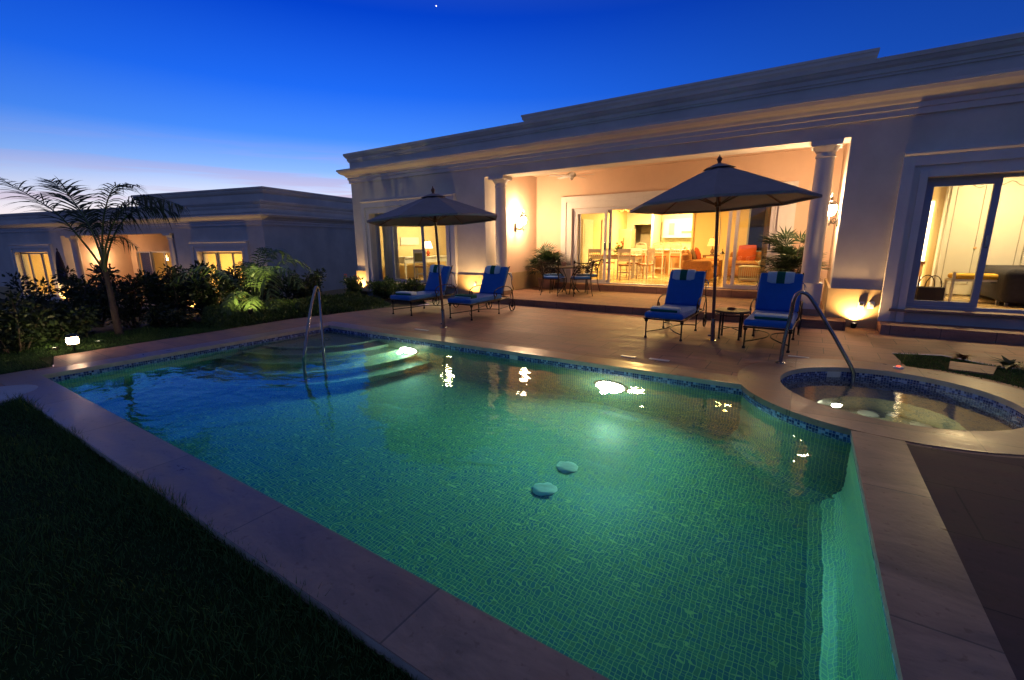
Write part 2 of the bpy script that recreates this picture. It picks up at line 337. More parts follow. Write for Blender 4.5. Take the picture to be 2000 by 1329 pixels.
    def profile(s, path, prof, closed=False):
        """sweep (out, z) profile along xy path; outward = right-hand side of travel"""
        k = len(path); vs = []
        for i,(x,y) in enumerate(path):
            p = Vector((x,y)); a = Vector(path[i-1]) if (i>0 or closed) else None; b = Vector(path[(i+1)%k]) if (i<k-1 or closed) else None
            ds = [d.normalized() for d in ([p-a] if a is not None else [])+([b-p] if b is not None else [])]
            ns = [Vector((d.y,-d.x)) for d in ds]; nn = sum(ns, Vector((0,0))).normalized(); sc = 1/max(nn.dot(ns[0]), .2)
            for o,z in prof: vs.append((x+nn.x*o*sc, y+nn.y*o*sc, z))
        m = len(prof); fs = [(i*m+j, i*m+j+1, ((i+1)%k)*m+j+1, ((i+1)%k)*m+j) for i in range(k if closed else k-1) for j in range(m-1)]
        if not closed: fs += [tuple(range(m)), tuple((k-1)*m+j for j in range(m-1,-1,-1))]
        return s.add(vs, fs)
    def xf(s, Mx, start=0):
        for i in range(start, len(s.v)): s.v[i] = tuple(Mx @ Vector(s.v[i]))
        return s
    def build(s, name, m, parent=None, smooth=False, label=None, loc=None):
        me = D.meshes.new(name); me.from_pydata(s.v, [], s.f)
        ms = m if isinstance(m, (list, tuple)) else [m]
        for k in ms: me.materials.append(M[k] if isinstance(k, str) else k)
        if len(ms) > 1: me.polygons.foreach_set('material_index', s.mi)
        if any(u is not None for u in s.uv):
            ul = me.uv_layers.new(name='UVMap'); fl = []
            for f, u in zip(s.f, s.uv):
                fl += [c for p in (u or [(0,0)]*len(f)) for c in p]
            ul.data.foreach_set('uv', fl)
        if smooth:
            me.polygons.foreach_set('use_smooth', [True]*len(me.polygons))
            try: me.set_sharp_from_angle(angle=math.radians(40))
            except Exception: pass
        me.update()
        o = D.objects.new(name, me); COL.objects.link(o)
        if parent: o.parent = parent
        if label: o['label'] = label
        if loc: o.location = loc
        return o
def B(): return MB()
def empty(name, loc=(0,0,0), rz=0):
    o = D.objects.new(name, None); COL.objects.link(o); o.location = loc; o.rotation_euler = (0,0,rz); o.empty_display_size = .2; return o
def tag(o, label=None, cat=None, group=None, kind=None):
    if label: o['label'] = label
    if cat: o['category'] = cat
    if group: o['group'] = group
    if kind: o['kind'] = kind
    return o
def kids(o): return [c for c in D.objects if c.parent == o]
def copy_tree(o, parent=None, loc=None, rz=None):
    c = o.copy(); COL.objects.link(c); c.parent = parent
    if loc is not None: c.location = loc
    if rz is not None: c.rotation_euler = (0,0,rz)
    for k in kids(o): copy_tree(k, c)
    return c
def arc(cx, cy, r, a0, a1, n): return [(cx+r*math.cos(a0+(a1-a0)*i/n), cy+r*math.sin(a0+(a1-a0)*i/n)) for i in range(n+1)]
def spiral(c, r0, r1, a0, a1, n, plane='yz'):
    out = []
    for i in range(n+1):
        t = i/n; r = r0+(r1-r0)*t; a = a0+(a1-a0)*t; p, q = r*math.cos(a), r*math.sin(a)
        out.append((c[0], c[1]+p, c[2]+q) if plane == 'yz' else (c[0]+p, c[1], c[2]+q))
    return out
def catmull(P, n=6):
    P = [Vector(p) for p in P]; out = []
    for i in range(len(P)-1):
        a = P[max(i-1,0)]; b = P[i]; c = P[i+1]; d = P[min(i+2,len(P)-1)]
        for k in range(n):
            t = k/n; out.append(.5*((2*b)+(c-a)*t+(2*a-5*b+4*c-d)*t*t+(-a+3*b-3*c+d)*t**3))
    return out+[P[-1]]

# ================================================================== GROUND, POOL, DECK
SX, SY, SR, SO = .82, 5.66, .97, 1.35            # spa centre, inner and outer radius
XL, XR, YN, YF = -7.6, .45, 1.24, 5.2            # pool
WZ = -.10; DEPTH = -1.30
a_r = math.acos((XR-SX)/SO); a_f = math.asin((YF-SY)/SO)
A0 = -a_r; A1 = -(PI+a_f) if False else -(PI - math.asin((SY-YF)/SO))
bulge = arc(SX, SY, SO, A0, A1, 22)              # from the right wall round to the far wall
pool_loop = [(XL,YN),(XR,YN)] + bulge + [(XL,YF)]
def setting():
    # ground: one sheet, falling away to the left beyond the shrubs, with a hole under pool and spa
    m = B(); xs = list(np.arange(-300,-40,20.))+list(np.arange(-40,-12,1.))+list(np.arange(-12,-8.9,.5))
    def gz(x, y):
        t = min(max((-x-11.5)/4.5, 0), 1); return -.10-1.05*t*t*(3-2*t)
    ys = [-120,-40,-10,-4]+list(np.arange(0,14,1.))+[20,30,60,150,400]
    X = xs+[-8.79]
    for i in range(len(X)-1):
        for j in range(len(ys)-1):
            q = [(X[i],ys[j]),(X[i+1],ys[j]),(X[i+1],ys[j+1]),(X[i],ys[j+1])]
            m.add([(x,y,gz(x,y)) for x,y in q], [(0,1,2,3)])
    m.poly([[(-8.79,-120),(300,-120),(300,400),(-8.79,400)], [(-8.7,1.0),(-8.7,10.5),(2.6,10.5),(2.6,1.0)][::-1]], -.10)
    tag(m.build('ground', 'soil'), kind='structure')
    m = B(); m.poly([[(-7.3,.93),(.9,.93),(1.2,-8),(-30,-8),(-30,.42),(-7.3,.42)]], -.055); m.poly([[(-8.02,.42),(-30,.42),(-30,1.2),(-10.6,1.9),(-10.3,4.2),(-8.79,3.9),(-8.79,1.60),(-8.03,1.45)]], -.006)
    tag(m.build('lawn', 'lawn'), kind='structure')
    # deck with openings for pool, spa and the grass bed at the right
    bed = [(1.13,6.98),(1.08,7.80),(1.62,7.98),(2.1,7.55),(3.4,7.8),(6.5,8.0),(6.5,4.6)]+arc(SX,SY,1.50,-.55,1.15,10)
    hole = [(XL-.28,YN-.30),(XR+.28,YN-.30),(XR+.28,4.3)] + arc(SX,SY,1.2,-PI/2,PI,30) + [(-.5,YF+.27),(XL-.28,YF+.27)]
    deckp = [(-8.79,1.62),(-8.04,1.46),(-8.04,.55),(-7.3,.55),(-7.3,.93),(.78,.93),(.78,-6),(9,-6),(9,9.9),(-9.4,9.9),(-9.25,9.3),(-8.0,8.4),(-8.55,7.4),(-8.95,5.2)]
    m = B(); m.poly([deckp, hole[::-1], bed[::-1]], 0.0)
    # cut edge down to the lawn
    m.wallstrip([(-8.04,.55),(-7.3,.55),(-7.3,.93)], -.12, 0)
    for i, f in enumerate(m.f): m.uv[i] = None
    dk = m.build('pool_deck', 'deck'); tag(dk, kind='structure')
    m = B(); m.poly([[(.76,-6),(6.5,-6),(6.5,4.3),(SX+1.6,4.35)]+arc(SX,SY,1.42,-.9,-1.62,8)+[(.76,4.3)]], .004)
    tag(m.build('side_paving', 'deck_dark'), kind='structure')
    m = B(); m.poly([bed], -.004); tag(m.build('planting_bed', 'lawn'), kind='structure')
    # coping: slab ring round the pool and round the spa, 45 mm thick, oversailing the wall by 25 mm
    m = B(); t, z0, z1 = .02, -.045, .006
    def ring(outer, inner):
        m.poly([outer, inner[::-1]], z1)
        for lp, fl in ((outer, False), (inner, True)):
            lp = lp+[lp[0]]; m.wallstrip(lp, z0 if lp is not outer else -.12, z1, flip=fl)
    def strip(lp):
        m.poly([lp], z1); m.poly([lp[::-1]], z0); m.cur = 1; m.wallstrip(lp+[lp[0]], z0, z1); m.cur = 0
    strip([(XL-.45,YN-.32),(XR+.31,YN-.32),(XR+.31,YN+t),(XL-.45,YN+t)])
    strip([(XR-t,YN+t+.002),(XR+.31,YN+t+.002),(XR+.31,4.32),(XR-t,4.32)])
    strip([(XL-.30,YN+t+.002),(XL+t,YN+t+.002),(XL+t,YF-t),(XL-.30,YF-t)])
    strip([(XL-.30,YF-t+.002),(-.43,YF-t+.002),(-.55,YF+.30),(XL-.30,YF+.30)])
    outer = arc(SX,SY,SO+.0,0,2*PI,72)[:-1]; inner = arc(SX,SY,SR-t,0,2*PI,72)[:-1]
    so = arc(SX,SY,SO+t,0,2*PI,72)[:-1]
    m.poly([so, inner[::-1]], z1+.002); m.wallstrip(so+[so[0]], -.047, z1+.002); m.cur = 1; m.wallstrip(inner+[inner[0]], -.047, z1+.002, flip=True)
    m.cur = 0
    # outer face of the near coping, standing above the lawn
    m.wallstrip([(XL-.45,YN-.318),(XR+.31,YN-.318)], -.12, z0)
    for i in range(len(m.uv)): m.uv[i] = None
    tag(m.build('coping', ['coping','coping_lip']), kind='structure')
    # pool shell
    m = B(); m.wallstrip(pool_loop+[pool_loop[0]], DEPTH-.3, -.16, flip=True)
    m.cur = 1; m.wallstrip(pool_loop+[pool_loop[0]], -.16, -.044, flip=True); m.cur = 0
    m.poly([pool_loop], DEPTH, uv=True)
    # cove between wall and floor
    pr = [(0,-1.06),(-.02,-1.15),(-.075,-1.235),(-.15,-1.28),(-.24,-1.298)]; i0 = len(m.f); m.profile(pool_loop, pr, closed=True)
    pl = [0]; [pl.append(pl[-1]+math.dist(a,b)) for a,b in zip(pr[:-1],pr[1:])]; u = 0; q = i0; nl_ = len(pool_loop)
    for i in range(nl_):
        l = math.dist(pool_loop[i], pool_loop[(i+1)%nl_])
        for j in range(len(pr)-1): m.uv[q] = [(u,pl[j]),(u,pl[j+1]),(u+l,pl[j+1]),(u+l,pl[j])]; q += 1
        u += l
    # curved corner steps at the far left
    cx, cy = XL, YF
    for i, (r, z) in enumerate([(2.60,-1.08),(2.28,-.86),(1.96,-.64),(1.64,-.44),(1.32,-.27)]):
        lp = [(cx,cy)]+arc(cx,cy,r,-PI/2,0,20); m.poly([lp], z, uv=True)
        m.wallstrip(lp[1:], DEPTH, z)
        m.cur = 2; m.wallstrip([(x,y) for x,y in arc(cx,cy,r+.003,-PI/2,0,20)], z-.03, z+.0); m.poly([arc(cx,cy,r,-PI/2,0,20)+arc(cx,cy,r-.05,0,-PI/2,20)], z+.003, uv=True); m.cur = 0
    sh = m.build('pool_shell', ['pool','band','steptrim']); tag(sh, kind='structure')
    sh.visible_shadow = True
    # water body
    def waterbody(name, loop, z, zb, mt):
        m = B(); m.poly([loop], z); n = len(loop)
        base = len(m.v); m.poly([loop], zb)
        fs = m.f; k = [i for i,f in enumerate(fs) if min(f) >= base]
        for i in k: fs[i] = fs[i][::-1]
        m.add([], [])
        for i in range(n):
            j = (i+1)%n; m.f.append((base+i, base+j, j, i)); m.mi.append(0); m.uv.append(None)
        for i in range(len(m.uv)): m.uv[i] = None
        o = m.build(name, mt); tag(o, kind='structure'); return o
    grow = .035
    wl = [(XL-grow,YN-grow),(XR+grow,YN-grow)] + arc(SX,SY,SO-grow,A0,A1,22) + [(XL-grow,YF+grow)]
    waterbody('pool_water', wl, WZ, DEPTH-.2, 'water')
    # spa
    m = B(); c = arc(SX,SY,SR,0,2*PI,64)
    m.cur = 1; m.wallstrip(c, -.55, -.044, flip=True); m.cur = 0
    m.poly([c[:-1], arc(SX,SY,SR-.38,0,2*PI,64)[:-1][::-1]], -.55, uv=True)
    m.wallstrip(arc(SX,SY,SR-.38,0,2*PI,64), -1.0, -.55, flip=True); m.poly([arc(SX,SY,SR-.38,0,2*PI,64)[:-1]], -1.0, uv=True)
    tag(m.build('spa_shell', ['spa','band']), kind='structure')
    waterbody('spa_water', arc(SX,SY,SR+.03,0,2*PI,64)[:-1], WZ-.01, -1.2, 'spawater')
M['steptrim'] = mosaic_mat('step_edge_mosaic', [(0, (.30, .45, .30)), (.4, (.42, .55, .38)), (.7, (.26, .44, .36))], (.55,.6,.45), .03, .12)
setting()

# ================================================================== VILLAS
def frame_rect(m, x0, x1, z0, z1, y, w=.07, d=.06):
    m.box(x0,x1,y,y+d,z1-w,z1); m.box(x0,x1,y,y+d,z0,z0+w); m.box(x0,x0+w,y,y+d,z0+w,z1-w); m.box(x1-w,x1,y,y+d,z0+w,z1-w)
def sash(parent, x0, x1, z0, z1, y, w=.075, lock=True, mt='alu', pane=True):
    m = B(); frame_rect(m, x0, x1, z0, z1, y, w, .05); f = m.build('sliding_door', mt, parent)
    if pane: B().box(x0+w-.005, x1-w+.005, y+.02, y+.028, z0+w-.005, z1-w+.005).build('pane', 'glass', f)
    if lock: B().rbox(x1-w*.75, x1-w*.25, y-.02, y, z0+.95, z0+1.15, .01).build('handle', 'steel', f)
    return f
def surround(parent, x0, x1, z0, z1, y=9.9, wo=.33, crown=True):
    """stepped window architrave round an opening x0..x1, up to z1"""
    m = B()
    for (a, b, d) in ((wo, wo-.15, .10), (wo-.15, .10, .055), (.10, 0, .085)):
        m.box(x0-a, x0-b, y-d, y+.003, z0, z1+a); m.box(x1+b, x1+a, y-d, y+.003, z0, z1+a); m.box(x0-b+.001, x1+b-.001, y-d+.001, y+.003, z1+b, z1+a)
    if crown: m.profile([(x0-wo,y),(x1+wo,y)], [(0,z1+wo+.002),(.11,z1+wo+.002),(.13,z1+wo+.03),(.13,z1+wo+.055),(.09,z1+wo+.06),(0,z1+wo+.08)])
    return m.build('window_surround', 'trim', parent)
CORN = [(.0,3.43),(.045,3.43),(.045,3.52),(.07,3.53),(.07,3.60),(.11,3.62),(.13,3.66),(.15,3.67),(.20,3.69),(.255,3.73),(.28,3.775),(.30,3.78),(.30,3.83),(.02,3.86),(.0,3.86)]
PARA = [(.0,3.8),(.0,4.06),(.03,4.065),(.03,4.10),(.05,4.105),(.05,4.17),(.085,4.20),(.11,4.25),(.125,4.255),(.125,4.32),(-.2,4.33),(-.2,3.9)]
def column(parent, x, y):
    m = B(); m.lathe([(.152,.75),(.152,1.4),(.148,2.2),(.138,2.93)], (x,y,0), 28)
    c = m.build('column', 'trim', parent, True)
    m = B(); m.lathe([(.138,2.932),(.155,2.94),(.155,2.96),(.142,2.965),(.142,3.02),(.16,3.03),(.19,3.07),(.215,3.11)], (x,y,0), 28)
    m.box(x-.225,x+.225,y-.225,y+.225,3.112,3.198); m.build('capital', 'trim', c, False)
    m = B(); m.box(x-.20,x+.20,y-.20,y+.20,.27,.745); m.build('pedestal', 'trim', c)
    m = B(); m.box(x-.215,x+.215,y-.215,y+.215,.152,.268); m.build('column_base', 'coping', c)
def villa():
    v = tag(empty('villa', (-2,9.9,0)), 'white single storey villa with lit open patio and columns facing the pool', 'house')
    v.location = (0,0,0)
    Y0, Y1 = 9.9, 10.2
    XLL, XRR = -12.6, 9.5
    WL = (-11.76,-8.60,.33,2.46); WR = (1.43,5.4,.33,2.47); OP = (-7.28,.38)
    m = B()
    m.box(XLL, WL[0], Y0, Y1, 0, 3.9); m.box(WL[0], WL[1], Y0, Y1, WL[3], 3.9); m.box(WL[0], WL[1], Y0, Y1, 0, WL[2]-.02)
    m.box(WL[1], OP[0], Y0, 10.42, 0, 3.9); m.box(OP[0], OP[1], Y0, 10.42, 3.2, 3.9); m.box(OP[1], WR[0], Y0, 10.42, 0, 3.9)
    m.box(WR[0], WR[1], Y0, Y1, WR[3], 3.9); m.box(WR[0], WR[1], Y0, Y1, 0, WR[2]-.02); m.box(WR[1], XRR, Y0, Y1, 0, 3.9)
    m.box(XLL, XLL+.3, Y1, 22, -.3, 3.9); m.box(XRR-.3, XRR, Y1, 22, 0, 3.9); m.box(XLL, XRR, 22, 22.3, 0, 3.9)
    m.build('wall', 'wall', v)
    m = B(); m.box(OP[0]-.28, OP[0], 10.42, 12.6, .1, 3.5); m.box(OP[1], OP[1]+.28, 10.42, 12.6, .1, 3.5)
    m.box(OP[0], -6.05, 12.6, 12.85, .1, 3.5); m.box(-6.05, -.72, 12.6, 12.85, 2.5, 3.5); m.box(-.72, OP[1], 12.6, 12.85, .1, 3.5)
    m.build('patio_wall', 'porch', v)
    B().box(OP[0]-.2, OP[1]+.2, 10.42, 12.62, 3.5, 3.6).build('patio_ceiling', 'porch', v)
    # plinth band
    m = B(); d = .035
    m.box(XLL-d, WL[0]-.33, Y0-d, Y0+.002, 0, .67); m.box(XLL-d, XLL+.002, Y0+.0021, 22, -.3, .67); m.build('plinth', 'plinth', v)
    m = B(); m.box(WL[1]+.33, OP[0], Y0-d, Y0+.002, 0, .67); m.box(OP[0], OP[0]+d, Y0-d, 12.6-d, .151, .67); m.box(OP[0], -6.40, 12.6-d+.0001, 12.602, .151, .67); m.build('plinth', 'plinth', v)
    m = B(); m.box(OP[1]-d, WR[0]-.33, Y0-d, Y0+.002, 0, .67); m.box(OP[1]-d, OP[1], Y0+.0021, 12.6, .151, .67); m.build('plinth', 'plinth', v)
    path = [(XLL,22),(XLL,Y0),(XRR,Y0),(XRR,22)]
    B().profile(path, CORN).build('cornice', 'trim', v); B().profile(path, PARA).build('parapet', 'wall', v)
    B().box(XLL+.15, XRR-.15, Y0+.15, 22, 3.9, 4.0).build('roof', 'ceil', v)
    m = B(); path2 = [(-6.9,16),(-6.9,11.4),(.55,11.4),(.55,16)]
    m.profile(path2, [(0,4.0),(0,4.72),(.03,4.73),(.06,4.78),(.10,4.82),(.10,4.88),(.12,4.885),(.12,4.93),(-.2,4.94),(-.2,4.0)]); m.build('upper_parapet', 'wall', v)
    # steps and floors
    m = B(); m.box(OP[0]-.02, .64, 9.40, 12.84, .0, .15); m.build('patio_floor', 'patio', v)
    m = B(); m.box(-6.5, -.4, 12.28, 12.86, .152, .323); m.build('door_step', 'patio', v)
    m = B(); m.box(1.10, 2.95, 9.33, 9.83, 0, .155); m.build('window_step', 'deck', v)
    B().box(1.22, 5.6, 9.76, 10.25, .335, .375).build('sill', 'coping', v); B().box(-12.0, -8.4, 9.76, 10.25, .29, .33).build('sill', 'coping', v)
    B().box(-12.3, -7.57, 10.2, 21.9, .20, .30).box(-7.569, .659, 12.86, 21.9, .20, .30).box(.66, XRR-.3, 10.2, 21.9, .20, .30).build('interior_base', 'ceil', v)
    m = B(); m.poly([[(-12.3,10.2),(-7.56,10.2),(-7.56,12.86),(.66,12.86),(.66,10.2),(9.2,10.2),(9.2,21.9),(-12.3,21.9)]], .326); m.build('interior_floor', 'infloor', v)
    m = B(); m.poly([[(-12.3,10.2),(-7.56,10.2),(-7.56,12.86),(.66,12.86),(.66,10.2),(9.2,10.2),(9.2,21.9),(-12.3,21.9)][::-1]], 3.05); m.build('interior_ceiling', 'ceil', v)
    column(v, -6.93, 10.12); column(v, .05, 10.12)
    surround(v, *WL[:2], .33, 2.46); surround(v, WR[0], WR[1], .15, 2.47)
    m = B(); 
    for (a, b, dd) in ((.34,.18,.07),(.18,.0,.04)):
        m.box(-6.05-a, -6.05-b, 12.6-dd, 12.602, .326, 2.5+a); m.box(-.72+b, -.72+a, 12.6-dd, 12.602, .326, 2.5+a); m.box(-6.05-b, -.72+b, 12.6-dd, 12.602, 2.5+b, 2.5+a)
    m.build('door_surround', 'trim', v)
    # patio sliding doors: two leaves stacked at each side, the middle open
    m = B(); m.box(-6.05,-.72,12.64,12.80,2.42,2.5); m.box(-6.05,-5.98,12.64,12.80,.33,2.42); m.box(-.79,-.72,12.64,12.80,.33,2.42); m.box(-6.05,-.72,12.64,12.80,.328,.352); m.build('door_track', 'alu', v)
    sash(v, -5.97, -4.98, .355, 2.42, 12.65); sash(v, -5.90, -4.86, .355, 2.42, 12.72)
    sash(v, -1.80, -.80, .355, 2.42, 12.72); sash(v, -1.62, -.80, .355, 2.42, 12.65)
    # left bedroom window
    m = B(); frame_rect(m, WL[0], WL[1], .33, 2.46, 10.05, .05, .12); m.build('window_frame', 'alug', v)
    sash(v, -11.10, -9.72, .36, 2.42, 10.08, mt='alug'); 
    B().box(-9.74,-8.65,10.145,10.15,.38,2.42).build('pane', 'glass', v); B().box(-11.72,-11.06,10.145,10.15,.38,2.42).build('pane', 'glass', v)
    # right bedroom window
    m = B(); frame_rect(m, WR[0], WR[1], .375, 2.47, 10.05, .05, .12); m.build('window_frame', 'alug', v)
    sash(v, 1.48, 2.34, .42, 2.42, 10.08, w=.085, mt='alug')
    # wall plates on the plinth
    for x, z, k in ((.845,.40,'slate'),(.985,.41,'plastic'),(-7.62,.42,'plastic')):
        m = B(); m.rbox(x-.045,x+.045,9.835,9.866,z-.06,z+.06,.012); pl = m.build('socket_cover', 'plastic', v)
        B().rbox(x-.028,x+.028,9.822,9.838,z-.01,z+.035,.008).build('socket_flap', k if k!='plastic' else 'disc', pl)
    # interior partitions
    m = B()
    m.box(-7.56,-7.0,12.85,21,.3,3.05); m.build('room_wall', 'inwall', v); m = B()             # between left bedroom and living room
    m.box(-3.60,.66,17.6,17.8,.3,3.05); m.build('room_wall', 'inwall', v); m = B(); m.box(-3.66,-3.6,17.5,20.4,.3,3.05)
    m.build('room_wall', 'inwall', v); B().box(.28,.66,12.86,17.599,.3,3.05).build('room_wall', 'inwall', v)
    m = B(); m.box(-7.0,-6.68,20.2,20.4,.3,3.05); m.box(-6.68,-5.75,20.2,20.4,2.28,3.05); m.box(-5.75,-3.6,20.2,20.4,.3,3.05); m.box(-5.55,-5.47,19.0,20.2,.3,3.05)
    m.build('kitchen_wall', 'inwhite', v)
    m = B(); m.box(-12.27,-7.56,14.2,14.4,.3,3.05); m.box(-12.299,-12.27,10.2,14.4,.3,3.05); m.box(-7.56,-7.54,10.2,14.2,.3,3.05); m.build('bedroom_wall', 'inwall', v); m = B(); m.box(.66,.70,10.42,13.6,.3,3.05); m.box(.66,9.2,13.6,13.8,.3,3.05)
    m.build('bedroom_wall', 'inwall', v)
    # inner doors
    m = B(); m.box(-6.99,-6.93,15.35,16.25,.33,2.35); d1 = m.build('room_door', 'white', v); B().box(-6.935,-6.915,15.45,16.15,1.35,2.2).box(-6.935,-6.915,15.45,16.15,.5,1.2).build('door_panel', 'inwhite', d1)
    m = B(); m.box(-6.99,-6.95,17.2,18.2,.33,2.4); m.build('room_door', 'porch', v)
    m = B(); m.box(-6.66,-5.77,21.2,21.3,.3,2.6); m.build('corridor_wall', 'curtain', v)
    # dark far window of the living room
    m = B(); frame_rect(m, -1.86, -1.12, 1.15, 2.72, 17.54, .05, .05); f = m.build('window', 'alug', v); B().box(-1.82,-1.16,17.56,17.57,1.2,2.68).build('pane', 'darkglass', f)
    return v
VILLA = villa()

def neighbour():
    v = tag(empty('neighbour_villa', (-17.23,9.42,-1.15), .22), 'dark neighbouring single storey villa behind the shrubs on the left with lit patio', 'house')
    Z = .0; m = B()
    WR_ = (-3.65,-1.15); OP = (-12.85,-4.95); WL_ = (-16.9,-14.0)
    for a, b in ((-24,WL_[0]),(WL_[1],OP[0]),(OP[1],WR_[0]),(WR_[1],0)): m.box(a,b,0,.35,-.4,3.9)
    m.box(WL_[0],WL_[1],0,.35,2.45,3.9); m.box(OP[0],OP[1],0,.45,3.2,3.9); m.box(WR_[0],WR_[1],0,.35,2.45,3.9); m.box(WR_[0],WR_[1],0,.35,-.4,.3); m.box(WL_[0],WL_[1],0,.35,-.4,.3)
    m.box(-.3,0,.35,22,-.4,3.9); m.box(-24,0,22,22.3,-.4,3.9); m.build('wall', 'wall', v)
    m = B(); m.box(OP[0]-.2,OP[0],.45,2.8,0,3.5); m.box(OP[1],OP[1]+.2,.45,2.8,0,3.5); m.box(OP[0],-12.4,2.8,3,0,3.5); m.box(-12.4,-9.3,2.8,3,2.42,3.5); m.box(-9.3,OP[1],2.8,3,0,3.5); m.box(OP[0],OP[1],.45,2.8,3.5,3.6); m.box(OP[0],OP[1],-.3,2.8,-.1,.15)
    m.build('patio_wall', 'porch', v)
    for a, b in ((-24,WL_[0]-.33),(WL_[1]+.33,OP[0]),(OP[1],WR_[0]-.33)): B().box(a,b,-.03,.002,-.4,.67).build('plinth', 'plinth', v)
    B().box(WR_[1]+.33,.03,-.03,.002,-.4,.67).box(0,.03,.0021,22,-.4,.67).build('plinth', 'plinth', v)
    path = [(-24,0),(0,0),(0,22)]
    B().profile(path, CORN).build('cornice', 'trim', v); B().profile(path, PARA).build('parapet', 'wall', v)
    B().profile([(-7.7,12),(-7.7,.5),(-.35,.5),(-.35,19)], [(0,4.0),(0,4.62),(.06,4.66),(.10,4.72),(.10,4.78),(.14,4.79),(.14,4.85),(-.2,4.86),(-.2,4.0)]).build('upper_parapet', 'wall', v)
    B().box(-24,-.2,.2,22,3.9,4.0).build('roof', 'ceil', v)
    surround(v, WR_[0], WR_[1], 0, 2.45, y=0); surround(v, WL_[0], WL_[1], 0, 2.45, y=0)
    for x in (-5.45,-12.3):
        m = B(); m.lathe([(.15,.7),(.15,1.5),(.138,2.93)], (x,.22,0), 20); c = m.build('column', 'trim', v, True)
        m = B(); m.lathe([(.14,2.932),(.16,2.96),(.16,3.02),(.21,3.11)], (x,.22,0), 20); m.box(x-.22,x+.22,0,.44,3.11,3.198); m.build('capital', 'trim', c)
    # lit rooms behind the openings
    m = B(); m.box(-4.4,-.9,3.4,3.5,0,3.0); m.box(-4.4,-.9,.36,3.4,.1,.3); m.box(-4.4,-.9,.36,3.4,2.9,3.0); m.box(-4.5,-4.4,.36,3.5,0,3); m.box(-.9,-.8,.36,3.5,0,3); m.build('room_wall', 'inwall', v); m = B()
    m.box(-17.6,-13.8,3.4,3.5,0,3.0); m.box(-17.6,-13.8,.36,3.4,.1,.3); m.box(-17.6,-13.8,.36,3.4,2.9,3.0); m.box(-17.7,-17.6,.36,3.5,0,3); m.box(-13.8,-13.7,.36,3.5,0,3); m.build('room_wall', 'inwall', v); m = B()
    m.box(-16.5,-9.0,6,6.1,0,3.0); m.box(-16.5,-9.0,3.51,6,.1,.3); m.box(-16.5,-9.0,3.51,6,2.9,3.0); m.box(-9.1,-9.0,3,6,0,3); m.box(-12.4,-9.3,3,3.51,2.42,2.6); m.box(-12.4,-9.3,3,3.51,.05,.3)
    m.build('room_wall', 'inwall', v)
    for x0, x1, y, k in ((WR_[0],-2.85,.15,3),(-2.85,-2.0,.2,3),(-2.0,WR_[1],.15,3),(WL_[0],-16.2,.15,3),(-16.2,-15.1,.15,3),(-15.1,WL_[1],.15,3),(-12.4,-11.35,2.85,1),(-11.35,-10.3,2.9,1),(-10.3,-9.3,2.85,1)):
        m = B(); frame_rect(m, x0, x1, .3, 2.42, y, .06, .05); f = m.build('window', 'alug', v)
        B().box(x0+.05,x1-.05,y+.02,y+.026,.35,2.38).build('pane', 'glass', f)
    m = B(); m.box(-14.2,-12.9,5.9,5.98,1.2,2.4); p = m.build('painting', 'paint_b', v); m = B(); m.lathe([(.36,5.88),(.36,5.9)], (-13.5,0,1.8), 14, 'y'); m.build('painted_flower', 'paint_o', p)
    return v
NB = neighbour()
NBM = Matrix.Translation((-17.23,9.42,-1.15)) @ Matrix.Rotation(.22, 4, 'Z')
def nb(x, y, z): return NBM @ Vector((x, y, z))

# ================================================================== POOL FITTINGS
def rail(name, pts, r, label, foot=None):
    m = B(); m.tube(catmull(pts, 8), r, 12); root = m.build(name, 'steel', None, True); tag(root, label, 'handrail', 'polished handrails of pool and spa')
    for f in foot or []:
        m = B(); m.lathe([(.055,0),(.055,.006),(.045,.016),(.025,.02)], f, 20); m.build('flange', 'steel', root, True)
    return root
rail('handrail', [(-.165,6.39,0),(-.15,6.385,.30),(-.115,6.38,.62),(-.10,6.38,.82),(-.055,6.38,.895),(.02,6.39,.885),(.10,6.40,.79),(.30,6.44,.47),(.50,6.49,.13),(.575,6.52,-.01),(.59,6.53,-.10),(.59,6.53,-.56)], .022,
     'polished steel handrail sloping from the deck down into the round spa', [(-.165,6.39,.008)])
rail('handrail', [(-5.32,3.22,-.48),(-5.31,3.22,0),(-5.30,3.225,.12),(-5.315,3.26,.20),(-5.44,3.46,.62),(-5.545,3.63,.90),(-5.575,3.68,.945),(-5.585,3.71,.91),(-5.575,3.71,.80),(-5.52,3.66,.3),(-5.47,3.60,-.4)], .018,
     'polished steel handrail standing in the pool over the curved corner steps', [(-5.32,3.22,-.47)])
def pool_lamp(c, nrm, label, power, name='pool_lamp', R=.19):
    n = Vector(nrm).normalized(); root = tag(empty(name, c), label, 'pool light', 'underwater lamps')
    q = n.to_track_quat('Z', 'Y').to_matrix()
    for nm, pr, mt in (('lamp_rim', [(R+.02,-.01),(R+.022,.012),(R+.008,.02),(R,.02)], 'plastic'), ('lens', [(R,.0),(R,.018),(R*.8,.028),(.001,.032)], 'poollens')):
        m = B(); m.lathe(pr, (0,0,0), 24); m.xf(q.to_4x4()); m.build(nm, mt, root, True)
    l = D.lights.new('pool_light', 'AREA'); l.shape = 'DISK'; l.size = R*1.8; l.energy = power; l.color = (1., .86, .50); l.spread = math.radians(170)
    o = D.objects.new('pool_light', l); COL.objects.link(o); o.parent = root; o.location = n*.05; o.rotation_euler = (-n).to_track_quat('Z', 'Y').to_euler()
    if R > .1: pl = point(n*.22, power*.20, (1.,.84,.46), .05, 'pool_glow', root)
    return root
pool_lamp((-5.46,YF-.002,-.62), (0,-1,0), 'lit underwater lamp in the far pool wall beside the curved steps', 66)
pool_lamp((-1.92,YF-.002,-.60), (0,-1,0), 'brightest underwater lamp in the far pool wall below the right parasol', 130)
